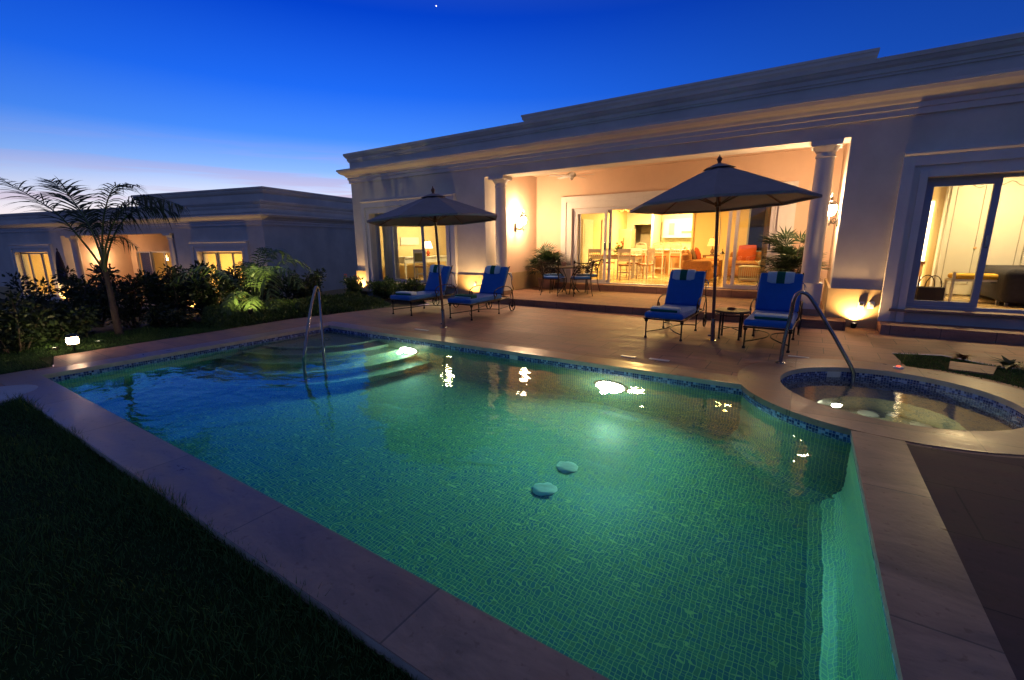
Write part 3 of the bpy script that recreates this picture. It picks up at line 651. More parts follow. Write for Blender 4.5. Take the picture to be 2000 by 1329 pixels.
pool_lamp((.415,6.085,-.82), (.58,-.80,.1), 'underwater lamp in the wall of the round spa', 7, R=.05)
def disc_thing(name, c, prof, mt, label, cat, group=None, n=24, rot=None):
    m = B(); m.lathe(prof, (0,0,0), n)
    if rot: m.xf(Matrix(rot).to_4x4())
    o = m.build(name, mt, None, True, loc=c); return tag(o, label, cat, group)
for c, lb in (((-1.78,3.70,DEPTH), 'white domed drain cover on the pool floor, farther from the camera'), ((-1.80,3.28,DEPTH), 'white domed drain cover on the pool floor, nearer to the camera')):
    disc_thing('drain_cover', c, [(.108,0),(.108,.008),(.095,.020),(.06,.032),(.001,.036)], 'drainwhite', lb, 'drain cover', 'drain covers on the pool floor')
for (x, y, z, r), lb in (((.74,6.12,-1.0,.10),'large round drain cover on the spa floor'),((.95,6.2,-1.0,.05),'small round inlet on the spa floor beside the drain cover'),((1.16,6.0,-1.0,.09),'round drain cover on the spa floor farther right')):
    disc_thing('drain_cover', (x,y,z), [(r,0),(r,.02),(r*.6,.035),(.001,.04)], 'plastic', lb, 'drain cover', 'round fittings on the spa floor')
for x, y, w, d, lb in ((-1.90,5.76,.10,.07,'small pale skimmer lid in the paving, left of two by the pool'),(-1.50,5.80,.13,.07,'small pale lid in the paving, right of two by the pool'),(-5.7,5.75,.16,.06,'pale lid in the paving in front of the left loungers'),(.02,6.9,.12,.05,'pale lid in the paving behind the spa rail foot'),(-.02,6.52,.09,.03,'narrow pale lid in the paving right beside the spa rail foot')):
    m = B(); m.rbox(-w, w, -d/2, d/2, .001, .008, .006); tag(m.build('deck_lid', 'plastic', loc=(x,y,0)), lb, 'lid', 'lids in the paving')
m = B(); m.box(-.065,.065,-.003,.003,-.055,.055); a = m.build('depth_marker', 'plastic', loc=(-3.37,YF-.006,-.072)); tag(a, 'white depth tile in the blue waterline of the pool', 'depth marker', 'depth tiles')
m = B(); m.box(-.075,.075,-.003,.003,-.055,.055); a = m.build('depth_marker', 'plastic', loc=(.40,SY+.865,-.10)); a.rotation_euler = (0,0,.46); tag(a, 'white depth tile in the waterline of the spa behind its handrail', 'depth marker', 'depth tiles')
disc_thing('lid', (-7.02,.80,-.02), [(.36,-.03),(.37,.005),(.36,.02),(.30,.028),(.001,.032)], 'disc', 'grey round lid beside the near left corner of the coping', 'lid', n=40)
m = B(); m.lathe([(.05,0),(.05,.012),(.035,.02),(.02,.021)], (0,0,0), 18); a = m.build('spa_switch', 'plastic', None, True, loc=(1.03,6.84,.008)); B().lathe([(.016,.021),(.014,.03),(.001,.032)], (0,0,0), 12).build('indicator', 'led', a, True); tag(a, 'round air switch with a red light on the spa coping', 'switch')
m = B(); m.lathe([(.085,-.1),(.085,.03),(.08,.04),(.078,3.0)], (0,0,0), 24); tag(m.build('white_post', 'trim', None, True, loc=(.985,2.42,0)), 'white post at the right edge on the dark side paving', 'post')

# ================================================================== LOUNGERS, PARASOLS, TABLE
def make_lounger():
    r = tag(empty('lounger'), 'x', 'lounger', 'blue cushioned iron loungers'); W = .29
    m = B(); zf = .315
    for s in (-1,1):
        m.tube([(s*W,0,zf),(s*W,1.12,zf),(s*W,1.5,zf)], .015, 8)
        m.tube(catmull([(s*W,1.03,zf),(s*W,1.22,.60),(s*W,1.42,.96),(s*W,1.46,1.0)], 4), .012, 8)
        m.tube(catmull([(s*W,1.38,.86),(s*W,1.50,.78),(s*W,1.54,.60),(s*W,1.60,.50),(s*W,1.52,.42),(s*W,1.45,zf)], 5), .008, 6)
    for y in (0,.35,.7,1.05,1.5): m.tube([(-W,y,zf),(W,y,zf)], .013, 8)
    m.tube([(-W,1.44,.98),(W,1.44,.98)], .012, 8)
    m.build('frame', 'iron', r, True)
    for x, y in ((-W+.015,.03),(W-.015,.03),(-W+.015,1.02),(W-.015,1.02)):
        m = B(); m.tube([(x,y,zf),(x,y,.03),(x,y,.0)], [.012,.011,.016], 8); m.lathe([(.024,zf-.05),(.03,zf-.02),(.02,zf-.01)], (x,y,0), 10); m.lathe([(.012,.035),(.022,.022),(.022,.0)], (x,y,0), 10)
        m.build('leg', 'iron', r, True)
    m = B()
    for s in (-1,1):
        m.tube(catmull([(s*(W-.02),.03,.10),(s*.16,.12,.115),(s*.03,.34,.13),(s*.03,.66,.13),(s*.16,.92,.115),(s*(W-.02),1.02,.10)], 5), .009, 6)
    m.tube([(-W+.02,1.02,.10),(-W+.02,1.48,.13)], .007, 6); m.tube([(W-.02,1.02,.10),(W-.02,1.48,.13)], .007, 6)
    m.build('stretcher', 'iron', r, True)
    for s in (-1,1):
        m = B(); x = s*(W+.035)
        m.tube(catmull([(x,1.50,.13),(x,1.52,.34),(x,1.44,.52),(x,1.25,.585),(x,1.0,.58),(x,.84,.55),(x,.765,.47),(x,.80,.40),(x,.86,.42),(x,.85,.475),(x,.82,.47)], 5), .0105, 7)
        m.tube([(x,.80,.40),(s*W,.84,zf)], .009, 6)
        m.build('armrest', 'iron', r, True)
        m = B(); x = s*(W+.03)
        ring = [(x,1.50+.115*math.cos(a),.128+.115*math.sin(a)) for a in np.linspace(0,2*PI,25)]; m.tube(ring, .012, 6, False)
        for k in range(5):
            a = 2*PI*k/5; m.tube([(x,1.5,.128),(x,1.5+.11*math.cos(a),.128+.11*math.sin(a))], .006, 5)
        m.lathe([(.025,-.02),(.025,.02)], (x,1.5,.128), 10, 'x'); m.build('wheel', 'iron', r, True)
    m = B(); m.rbox(-.30,.30,-.03,1.14,.33,.425,.035,4); m.build('seat_cushion', 'blue', r, True)
    m = B(); R = Matrix.Rotation(math.radians(-26), 3, 'X'); m.rbox(-.30,.30,1.06,1.15,.42,1.06,.035,4, R, (0,1.10,.42)); m.build('back_cushion', 'blue', r, True)
    m = B()
    for s in (-1,1):
        m.tube(catmull([(s*.27,1.43,.86),(s*.31,1.48,.84),(s*.33,1.49,.76),(s*.34,1.47,.70)], 4), .005, 5); m.tube(catmull([(s*.27,1.43,.86),(s*.33,1.45,.82),(s*.35,1.44,.77)], 4), .005, 5)
    m.build('cushion_tie', 'blue', r, True)
    return r
def towel_roll(loc, rz, off, label, half=.185):
    r = tag(empty('rolled_towel', loc, rz), label, 'towel', 'striped towels rolled over the lounger backs')
    # towel folded over the top edge of the back cushion: three bands, white green white
    for (a, b, k) in ((-half, -.055, 'towel_w'), (-.055, .06, 'towel_g'), (.06, half, 'towel_w')):
        pr = [(.012,-.155),(.040,-.150),(.058,-.10),(.062,-.03),(.050,.03),(.02,.050),(-.06,.050),(-.10,.03),(-.108,-.03),(-.098,-.06)]
        m = B(); st = [a, (a+b)/2, b]; sc = [.86 if abs(x) == half else 1 for x in st]
        Rt = Matrix.Rotation(math.radians(-26), 3, 'X'); vs = [tuple(Rt @ Vector((x+off, -p*s_, q*s_))) for x, s_ in zip(st, sc) for p, q in pr]; n = len(pr)
        fs = [(i*n+(j+1)%n, i*n+j, (i+1)*n+j, (i+1)*n+(j+1)%n) for i in range(2) for j in range(n)]+[tuple(range(n)), tuple(2*n+j for j in range(n-1,-1,-1))]
        m.add(vs, fs); m.build('towel_stripe' if k == 'towel_g' else 'towel_end', k, r, True)
    return r
def folded_towel(loc, rz, label, topw=True):
    r = tag(empty('folded_towel', loc, rz), label, 'towel', 'folded towels on the lounger seats')
    m = B(); m.rbox(-.21,.21,-.10,.11,0,.034,.016,3); m.build('towel_fold', 'towel_g' if topw else 'towel_w', r, True)
    m = B(); m.rbox(-.213,.205,-.095,.12,.0345,.066,.016,3); m.build('towel_fold', 'towel_w' if topw else 'towel_g', r, True)
    m = B(); m.rbox(.205,.222,-.09,.10,.004,.060,.008,2); m.build('towel_edge', 'towel_w' if topw else 'towel_g', r, True)
    return r
lng = make_lounger(); LS = [(-7.32,6.80,.02,'blue lounger left of the left parasol pole, nearest the planted bed','on the far left lounger'),
  (-5.82,6.98,.02,'blue lounger just right of the left parasol pole','on the lounger right of the left pole'),
  (-1.81,7.10,-.02,'blue lounger left of the right parasol pole','on the lounger left of the right pole'),
  (-.385,7.08,-.03,'blue lounger behind the spa handrail','on the lounger behind the spa handrail')]
for i, (x, y, rz, lb, w) in enumerate(LS):
    o = lng if i == 0 else copy_tree(lng); o.location = (x,y,0); o.rotation_euler = (0,0,rz); o['label'] = lb
    Mt = Matrix.Translation((x,y,0)) @ Matrix.Rotation(rz, 4, 'Z')
    towel_roll(Mt @ Vector((0,1.345,.975)), rz, (-.09,-.05,-.05,0)[i], 'white and green towel rolled over the backrest '+w)
    folded_towel(Mt @ Vector(((0,.02,-.03,.02)[i],.17,.427)), rz+(.10,.0,.05,.02)[i], 'folded white and green towel lying '+w, i in (0,2,3))

def make_umbrella(base, top, rad, zr, phase, label, sleeve):
    r = tag(empty('parasol', base), label, 'parasol', 'grey parasols with wooden poles')
    b = Vector(base); t = Vector(top); d = (t-b)
    q = Vector((0,0,1)).rotation_difference(d.normalized()).to_matrix(); H_ = d.length
    def P(x, y, z): return q @ Vector((x, y, z))
    m = B(); m.tube([P(0,0,.32),P(0,0,.95)], .024, 12); m.tube([P(0,0,1.15),P(0,0,H_-.08)], .024, 12); m.build('pole', 'wood', r, True)
    m = B(); m.tube([P(0,0,.93),P(0,0,1.17)], .0225, 12); m.build('pole_joint', 'steel', r, True)
    m = B(); m.tube([P(0,0,0),P(0,0,.34)], .031, 14); m.lathe([(.07,0),(.07,.008),(.035,.012)], (0,0,0), 16); m.tube([P(.03,0,.07),P(-.07,0,.07)], .012, 8); m.build('sleeve', 'steel', r, True)
    m = B(); pr = [(.012,0),(.03,.012),(.03,.03),(.018,.04),(.032,.065),(.036,.09),(.02,.115),(.01,.125),(.006,.15)]
    m.lathe(pr, (0,0,0), 12); m.xf(Matrix.Translation(P(0,0,H_-.13)) @ q.to_4x4()); m.build('finial', 'wood', r, True)
    n = 8; apex = H_-.12; hz = apex-zr; m = B(); K = 6; rings = []
    for k in range(K+1):
        t_ = k/K; ring = []
        for j in range(n*2):
            a = phase+PI*j/n; mid = j % 2; rr = rad*t_*(math.cos(PI/n)*1.0+ (0 if mid else (1-math.cos(PI/n))))
            sag = (.045 if mid else .012)*math.sin(PI*t_)
            ring.append(P(rr*math.cos(a), rr*math.sin(a), apex-hz*(t_**1.12)-sag*.6-(.0 if k else 0)))
        rings.append(ring)
    vs = [rings[0][0]]; [vs.extend(R_) for R_ in rings[1:]]
    N2 = 2*n; fs = [(0,1+j,1+(j+1)%N2) for j in range(N2)]+[(1+(k-1)*N2+j,1+k*N2+j,1+k*N2+(j+1)%N2,1+(k-1)*N2+(j+1)%N2) for k in range(1,K) for j in range(N2)]
    # valance
    last = [vs[1+(K-1)*N2+j] for j in range(N2)]; o_ = len(vs); vs += [p+P(0,0,-.035)*1 for p in last]
    fs += [(1+(K-1)*N2+j, o_+j, o_+(j+1)%N2, 1+(K-1)*N2+(j+1)%N2) for j in range(N2)]
    m.add(vs, fs); c = m.build('canopy', 'canvas', r)
    sl = c.modifiers.new('thickness', 'SOLIDIFY'); sl.thickness = .004
    m = B(); v2 = []; nn = n
    for k, (rr, z) in enumerate(((.02,.022),(.10,.012),(.22,-.018))):
        for j in range(nn): a = phase+2*PI*j/nn; v2.append(P(rr*math.cos(a), rr*math.sin(a), apex+z-hz*rr/rad*.35))
    m.add(v2, [(k*nn+j,(k+1)*nn+j,(k+1)*nn+(j+1)%nn,k*nn+(j+1)%nn) for k in range(2) for j in range(nn)]+[tuple(range(nn-1,-1,-1))]); cc = m.build('vent_cap', 'canvas', r); s2 = cc.modifiers.new('thickness', 'SOLIDIFY'); s2.thickness = .004
    m = B(); m.lathe([(.045,-.03),(.05,.0),(.045,.04)], (0,0,0), 14); m.xf(Matrix.Translation(P(0,0,zr-.02)) @ q.to_4x4()); m.build('hub', 'wood', r, True)
    for j in range(n):
        a = phase+2*PI*j/n; m = B()
        e = P(rad*.985*math.cos(a), rad*.985*math.sin(a), apex-hz-.02); mid_ = P(rad*.5*math.cos(a), rad*.5*math.sin(a), apex-hz*.5**1.12-.035)
        m.tube([P(.03*math.cos(a), .03*math.sin(a), apex-.02), mid_, e], .009, 6); m.tube([P(.04*math.cos(a),.04*math.sin(a),zr-.02), mid_], .009, 6)
        m.build('rib', 'wood', r)
    m = B(); m.tube(catmull([P(.03,-.02,zr-.05),P(.055,-.03,zr-.35),P(.04,-.02,zr-.65),P(.025,-.02,zr-.72)], 6), .004, 5); m.build('pulley_cord', 'towel_w', r)
    return r
make_umbrella((-5.50,6.13,0), (-5.62,6.12,2.47), 1.17, 1.93, .25, 'grey parasol leaning over the two left loungers', 0)
make_umbrella((-1.13,7.45,0), (-1.25,7.47,2.72), 1.29, 2.06, .12, 'larger looking grey parasol between the two right loungers', 0)

def side_table():
    r = tag(empty('side_table', (-.93,7.78,0)), 'small round dark side table between the two right loungers', 'side table')
    m = B(); m.lathe([(.255,.42),(.265,.43),(.265,.445),(.255,.452),(.24,.454)], (0,0,0), 36); m.build('table_top', 'slate', r, True)
    m = B(); ring = [(.235*math.cos(a),.235*math.sin(a),.385) for a in np.linspace(0,2*PI,33)]; m.tube(ring, .010, 6, False); m.build('apron', 'iron', r, True)
    for k in range(4):
        a = PI/4+PI/2*k; m = B(); x, y = .20*math.cos(a), .20*math.sin(a); m.tube([(x,y,.43),(x,y,.02),(x,y,0)], [.016,.014,.022], 8); m.build('leg', 'iron', r, True)
    m = B(); 
    for k in range(2):
        a = PI/4+PI/2*k; m.tube([(.2*math.cos(a),.2*math.sin(a),.15),(0,0,.17),(-.2*math.cos(a),-.2*math.sin(a),.15)], .007, 6)
    m.build('stretcher', 'iron', r, True)
    m = B(); m.rbox(-.055,.055,-.05,.05,0,.03,.012); m.lathe([(.035,.03),(.04,.034),(.036,.036)], (0,0,0), 16); tag(m.build('ashtray', 'wood', None, True, loc=(-.95,7.80,.456)), 'small brown ashtray on the round side table', 'ashtray')
side_table()

# ================================================================== PATIO SET
def iron_chair():
    r = tag(empty('iron_chair'), 'x', 'chair', 'wrought iron patio chairs')
    m = B(); m.tube([(-.22,-.2,.43),(.22,-.2,.43),(.24,.2,.43),(-.24,.2,.43),(-.22,-.2,.43)], .011, 6); m.build('seat_frame', 'iron', r, True)
    m = B(); m.rbox(-.22,.22,-.21,.20,.44,.495,.022,3); m.build('seat_cushion', 'blue', r, True)
    for s in (-1,1):
        m = B(); m.tube(catmull([(s*.21,.19,.43),(s*.225,.20,.2),(s*.25,.235,0)], 4), .011, 6); m.build('leg', 'iron', r, True)
        m = B(); m.tube(catmull([(s*.22,-.20,.43),(s*.23,-.24,.2),(s*.25,-.31,0)], 4), .011, 6); m.build('leg', 'iron', r, True)
        m = B(); m.tube(catmull([(s*.22,-.20,.43),(s*.23,-.22,.65),(s*.245,-.28,.86),(s*.25,-.335,.91),(s*.25,-.385,.885),(s*.25,-.365,.85)], 5), .015, 6); m.build('back_post', 'iron', r, True)
    m = B(); m.tube(catmull([(-.245,-.285,.87),(-.1,-.27,.845),(.1,-.27,.845),(.245,-.285,.87)], 4), .015, 6); m.build('back_rail', 'iron', r, True); B().tube([(-.225,-.215,.55),(.225,-.215,.55)], .009, 6).build('back_rail', 'iron', r, True)
    m = B()
    for s in (-1,1):
        for c, z in ((.11,.74),(.11,.63)):
            m.tube([(s*(c+.075*math.cos(a)*(1-k*.035)), -.245+.05*(z-.7), z+.05*math.sin(a)*(1-k*.035)) for k, a in enumerate(np.linspace(0,4*PI,21))], .0095, 6)
        m.tube(catmull([(s*.21,-.22,.56),(s*.14,-.235,.68),(s*.03,-.245,.70),(s*.015,-.25,.78),(s*.12,-.26,.83)], 4), .0095, 6)
    m.tube([(0,-.215,.55),(0,-.27,.845)], .006, 5)
    m.build('scroll_back', 'iron', r, True)
    return r
ch = iron_chair(); TC = Vector((-5.50,11.30,.152))
for i, (dx, dy, lb) in enumerate(((-.14,-.58,'wrought iron chair at the near left side of the patio table'),(.52,-.36,'wrought iron chair at the near right side of the patio table, tallest looking'),(.28,.55,'wrought iron chair at the far right side of the patio table'),(-.60,.22,'wrought iron chair at the far left side of the patio table'))):
    o = ch if i == 0 else copy_tree(ch); o.location = TC+Vector((dx,dy,0)); o.rotation_euler = (0,0,math.atan2(-dy,-dx)-PI/2+(.25,-.3,0,0)[i]); o['label'] = lb
def patio_table():
    r = tag(empty('patio_table', TC), 'round black iron dining table on the patio with four chairs', 'dining table')
    m = B(); m.lathe([(.58,.70),(.60,.705),(.60,.725),(.58,.73)], (0,0,0), 40); m.build('table_top', 'iron', r, True)
    for k in range(4):
        a = PI/4+PI/2*k+.2; c, s = math.cos(a), math.sin(a); m = B(); m.tube(catmull([(c*.40,s*.40,.70),(c*.18,s*.18,.48),(c*.12,s*.12,.30),(c*.30,s*.30,.05),(c*.36,s*.36,0)], 5), .014, 7); m.build('leg', 'iron', r, True)
    z = TC.z+.731
    vs = tag(empty('flower_bowl', TC+Vector((-.18,.05,.731))), 'small pot of cream flowers on the patio table', 'flowers')
    B().lathe([(.05,0),(.07,.05),(.075,.10),(.06,.11)], (0,0,0), 16).build('pot', 'terracotta', vs, True)
    m = B(); rnd = random.Random(3)
    for k in range(46):
        a, rr, zz = rnd.uniform(0,2*PI), rnd.uniform(.02,.13), rnd.uniform(.12,.24); m.lathe([(.004,0),(.018,.008),(.022,.02),(.004,.026)], (rr*math.cos(a),rr*math.sin(a),zz), 6)
    m.build('blossom', 'white', vs, True)
    for k, (dx, dy) in enumerate(((.18,-.12),(.25,.12),(-.05,-.3))):
        m = B(); m.lathe([(.033,0),(.034,.004),(.005,.01),(.004,.07),(.03,.10),(.036,.14),(.03,.18)], (0,0,0), 14); o = m.build('wine_glass', 'glass', None, True, loc=TC+Vector((dx,dy,.731)))
        tag(o, ('wine glass on the patio table, middle one','wine glass on the patio table, rightmost','wine glass on the patio table, nearest the pool')[k], 'glass', 'wine glasses on the patio table')
patio_table()

def wall_lantern(plate, nrm, label, bulb='bulb', d=.22, power=185):
    n = Vector(nrm); s = Vector((n.y, -n.x, 0)); r = tag(empty('wall_lantern', plate), label, 'wall lantern', 'scrolled iron wall lanterns')
    q = Matrix((s, n, Vector((0,0,1)))).transposed()
    m = B(); m.rbox(-.045,.045,0,.02,-.11,.08,.015); m.tube(catmull([(0,.02,-.02),(0,d*.45,-.06),(0,d*.78,-.05),(0,d,.0),(0,d,.05)], 5), .010, 7)
    m.tube(spiral((0,d*.45,-.02), min(.055,d*.34), .012, PI*1.5, PI*4, 26), .006, 5); m.tube([(0,.02,-.06),(0,d+.06,-.06)], .006, 5); m.lathe([(.006,-.10),(.014,-.07),(.008,-.04)], (0,d,0), 8)
    q = q @ Matrix.Scale(1.28, 3) if False else (q*1.28); m.xf(q.to_4x4()); m.build('bracket', 'iron', r, True)
    m = B(); m.lathe([(.03,.05),(.055,.07),(.075,.13),(.072,.19),(.05,.22)], (0,d,0), 16); m.xf(q.to_4x4()); m.build('globe', bulb, r, True)
    m = B(); m.lathe([(.082,.20),(.078,.225),(.05,.255),(.022,.27),(.018,.30),(.026,.315),(.008,.34),(.003,.38)], (0,d,0), 14); m.xf(q.to_4x4()); m.build('cap', 'iron', r, True)
    if power: point(q @ Vector((0,d+.02,.36)), power*.5, (1.,.64,.36), .05, 'lantern_light', r); point(q @ Vector((0,d+.10,.0)), power*.5, (1.,.64,.36), .05, 'lantern_light', r)
    return r
wall_lantern((-7.28,11.35,1.98), (1,0,0), 'lit scrolled wall lantern on the left patio wall behind the left column')
wall_lantern((.38,10.62,1.90), (-1,0,0), 'lit scrolled wall lantern on the right patio jamb beside the right column', d=.11)
wall_lantern(nb(-12.85,1.4,1.95), (math.cos(.22),math.sin(.22),0), 'lit wall lantern on the neighbouring house seen through the palm', 'bulbdim', power=45)

def ceiling_fan():
    r = tag(empty('ceiling_fan', (-5.42,11.2,3.22)), 'white five blade ceiling fan on the patio ceiling', 'ceiling fan')
    m = B(); m.lathe([(.05,.28),(.05,.24),(.015,.22),(.015,.08),(.07,.075),(.115,.04),(.12,.0),(.08,-.03),(.05,-.05),(.045,-.09),(.015,-.11)], (0,0,0), 20); m.build('motor', 'trim', r, True)
    for k in range(5):
        a = 2*PI*k/5+.15; R = Matrix.Rotation(a, 3, 'Z') @ Matrix.Rotation(.2, 3, 'X'); m = B(); m.rbox(.17,.60,-.06,.06,-.004,.004,.004); m.box(.08,.20,-.02,.02,-.006,.004); m.v = [tuple(R @ Vector(p)) for p in m.v]; m.build('blade', 'trim', r)
ceiling_fan()

def uplight(loc, label, power, color=WARM, aim=(0,.10,1), ang=150):
    r = tag(empty('uplight', loc), label, 'uplight', 'small uplights at the foot of the walls and palms')
    B().lathe([(.03,-.05),(.04,-.03),(.045,.0),(.045,.03),(.052,.034),(.052,.042),(.04,.042),(.036,.03)], (0,0,0), 16).build('housing', 'iron', r, True)
    B().lathe([(.036,.028),(.03,.034),(.001,.036)], (0,0,0), 16).build('lens', 'bulbw', r, True)
    l = D.lights.new('uplight_lamp', 'SPOT'); l.energy = power; l.color = color; l.shadow_soft_size = .03; l.spot_size = math.radians(ang); l.spot_blend = .8
    o = D.objects.new('uplight_lamp', l); COL.objects.link(o); o.parent = r; o.location = (0,0,.07); o.rotation_euler = Vector(aim).to_track_quat('-Z', 'Y').to_euler()
    return r
uplight((.78,9.775,.05), 'glaring small uplight at the foot of the right pier beside the steps', 120)
uplight((-7.66,9.58,.05), 'small uplight hidden behind the lounger right of the left parasol pole, lighting the pier', 100)
uplight((-12.38,9.75,.05), 'small uplight at the left corner of the villa behind the red flowering plant', 110)
uplight(tuple(nb(-.75,-.20,.05)), 'small uplight at the right corner pier of the neighbouring house', 110)
uplight(tuple(nb(-4.45,-.20,.05)), 'small uplight at the pier right of the neighbouring patio', 130)
uplight(tuple(nb(-13.4,-.20,.05)), 'small uplight at the pier left of the neighbouring patio', 130)
def bollard():
    r = tag(empty('garden_lamp', (-8.95,1.88,-.05)), 'low lit garden lamp on a black stake at the deck corner', 'garden lamp')
    m = B(); m.lathe([(.012,0),(.012,.14),(.05,.15),(.07,.16),(.07,.17)], (0,0,0), 14); m.build('stake', 'iron', r, True); B().lathe([(.085,.275),(.06,.30),(.01,.315)], (0,0,0), 18).build('cap', 'iron', r, True)
    B().lathe([(.062,.17),(.072,.20),(.068,.25),(.055,.272)], (0,0,0), 18).build('lamp_glass', 'bollardglow', r, True)
M['bollardglow'] = emis('lit_garden_glass', (1., .62, .34), 45)
bollard()

# ================================================================== PLANTS
def leafmesh(P, Dr, Ln, Wd, up=None, bend=.0):
    """rhombic leaves: base points P (n,3), directions Dr (n,3), lengths, widths -> verts, faces (two triangles folded along the rib)"""
    n = len(P); Dr = Dr/np.linalg.norm(Dr, axis=1, keepdims=True)
    if up is None: up = RNG.normal(size=(n,3))
    S = np.cross(Dr, up); S /= np.maximum(np.linalg.norm(S, axis=1, keepdims=True), 1e-6)
    Nn = np.cross(S, Dr); Ln = np.broadcast_to(Ln, (n,))[:,None]; Wd = np.broadcast_to(Wd, (n,))[:,None]
    mid = P+Dr*Ln*.45; tip = P+Dr*Ln-Nn*Ln*bend
    l = mid+S*Wd*.5+Nn*Wd*.15; r = mid-S*Wd*.5+Nn*Wd*.15
    V = np.stack([P, r, tip, l], 1).reshape(-1,3); F = (np.arange(n)*4)[:,None]+np.array([0,1,2,3])
    return V, F
def np_build(name, parts, mt, parent=None):
    V = np.concatenate([p[0] for p in parts]); off = 0; F = []
    for v, f in parts: F.append(f+off); off += len(v)
    F = np.concatenate(F); me = D.meshes.new(name)
    me.vertices.add(len(V)); me.vertices.foreach_set('co', V.astype(np.float32).ravel())
    k = F.shape[1]; me.loops.add(F.size); me.loops.foreach_set('vertex_index', F.astype(np.int32).ravel())
    me.polygons.add(len(F)); me.polygons.foreach_set('loop_start', np.arange(0, F.size, k, dtype=np.int32)); me.polygons.foreach_set('loop_total', np.full(len(F), k, dtype=np.int32))
    me.materials.append(M[mt]); me.update(calc_edges=True); me.validate()
    o = D.objects.new(name, me); COL.objects.link(o)
    if parent: o.parent = parent
    return o
def rdir(n, zb=0.):
    v = RNG.normal(size=(n,3)); v[:,2] += zb; return v/np.linalg.norm(v, axis=1, keepdims=True)
def shrub(loc, h, w, label, mt='leafd', stems=7, per=300, L=.075, group='dark leafy shrubs before the neighbouring house', spread=1., name='shrub', cat='shrub'):
    r = tag(empty(name, loc), label, cat, group); m = B(); parts = []
    for k in range(stems):
        a = RNG.uniform(0, 2*PI); rr = w*.5*math.sqrt(RNG.uniform(0,1))*spread; hh = h*RNG.uniform(.55,1.); x1, y1 = rr*math.cos(a), rr*math.sin(a)
        pts = catmull([(x1*.2,y1*.2,0),(x1*.6+RNG.normal()*.03,y1*.6,hh*.35),(x1*.9,y1*.9,hh*.7),(x1+RNG.normal()*.04,y1+RNG.normal()*.04,hh*.95)], 5)
        m.tube(pts, [.014-.009*i/(len(pts)-1) for i in range(len(pts))], 5); A = np.array([list(p) for p in pts])
        n = per; t = RNG.uniform(.12,1,n)**.75*(len(A)-1); i0 = np.minimum(t.astype(int), len(A)-2); f = (t-i0)[:,None]
        C = A[i0]*(1-f)+A[i0+1]*f; cl = np.round(t*2.2)                       # leaves gather in whorls
        sp = .05+.10*(RNG.uniform(size=n))*(w/.8); dr = rdir(n, .35); P = C+dr*sp[:,None]*np.array([1,1,.7]); parts.append(leafmesh(P, dr+rdir(n)*.5, RNG.uniform(.6,1.2,n)*L, RNG.uniform(.35,.5,n)*L, bend=.2))
    m.build('stem', 'bark', r); np_build('foliage', parts, mt, r); return r
# row of dark shrubs on the left
SH = [(-9.75,1.42,.95,.75),(-10.3,.80,1.10,1.0),(-10.0,2.05,.70,.75),(-11.1,1.75,1.15,.9),(-11.3,2.55,1.10,.9),(-11.4,3.35,1.10,.9),(-11.3,4.05,1.32,.8),(-11.5,4.75,1.25,.8),(-10.9,4.55,1.0,.7),(-11.5,5.35,1.30,.8),(-11.3,5.95,1.2,.85),(-11.6,6.6,1.1,.9),(-11.5,7.25,.95,.9),(-10.2,3.5,.45,.7),(-12.2,3.0,1.3,.9),(-12.2,4.4,1.2,.9)]
SL = ['dark shrub right beside the low garden lamp','big black shrub at the left edge behind the garden lamp','dark shrub just behind the garden lamp, lit from below','dark shrub before the neighbour\'s left lit window','dark shrub left of the slender palm trunk','dark shrub right behind the slender palm trunk','tall shrub right of the neighbour\'s patio column','tall dark shrub at the left frame of the neighbour\'s right window','shrub in front of the neighbour\'s right window, lower part','tall shrub in the middle of the neighbour\'s right window','dark shrub at the right end of the neighbour\'s right window','dark shrub right of the small arching palm','last dark shrub of the row before the side wall','low shrub at the foot of the slender palm','dark shrub behind the row under the neighbour\'s wall lantern','dark shrub behind the row before the neighbour\'s pier']
for (x, y, h, w), lb in zip(SH, SL): shrub((x,y,-.12), h, w, lb, stems=9, per=170, L=.10)
shrub((-11.05,8.45,-.1), .72, .5, 'leafy plant with small red flowers at the left corner of the villa', 'leafg', 7, 150, .085, 'plants in the bed below the left window', name='flowering_plant', cat='plant')
fp = [o for o in D.objects if o.name.startswith('flowering_plant')][0]
for p in ((-11.2,8.35,.66),(-11.28,8.4,.60),(-10.95,8.5,.64)):
    m = B()
    for k in range(5): m.lathe([(.004,0),(.022,.012),(.004,.02)], (p[0]+.03*math.cos(k*1.3),p[1]+.03*math.sin(k*1.3),p[2]), 6)
    fl = m.build('flower', 'flower', fp); fl.location = -fp.location
for i, (x, y, h, w, lb) in enumerate(((-10.5,9.2,.62,.8,'leafy bush below the left window, leftmost of three'),(-9.75,9.3,.56,.9,'leafy bush below the left window, middle of three'),(-9.0,9.35,.42,.8,'leafy bush below the left window nearest the loungers'))):
    shrub((x,y,-.08), h, w, lb, 'leafg', 12, 200, .08, 'plants in the bed below the left window', name='bush', cat='bush')
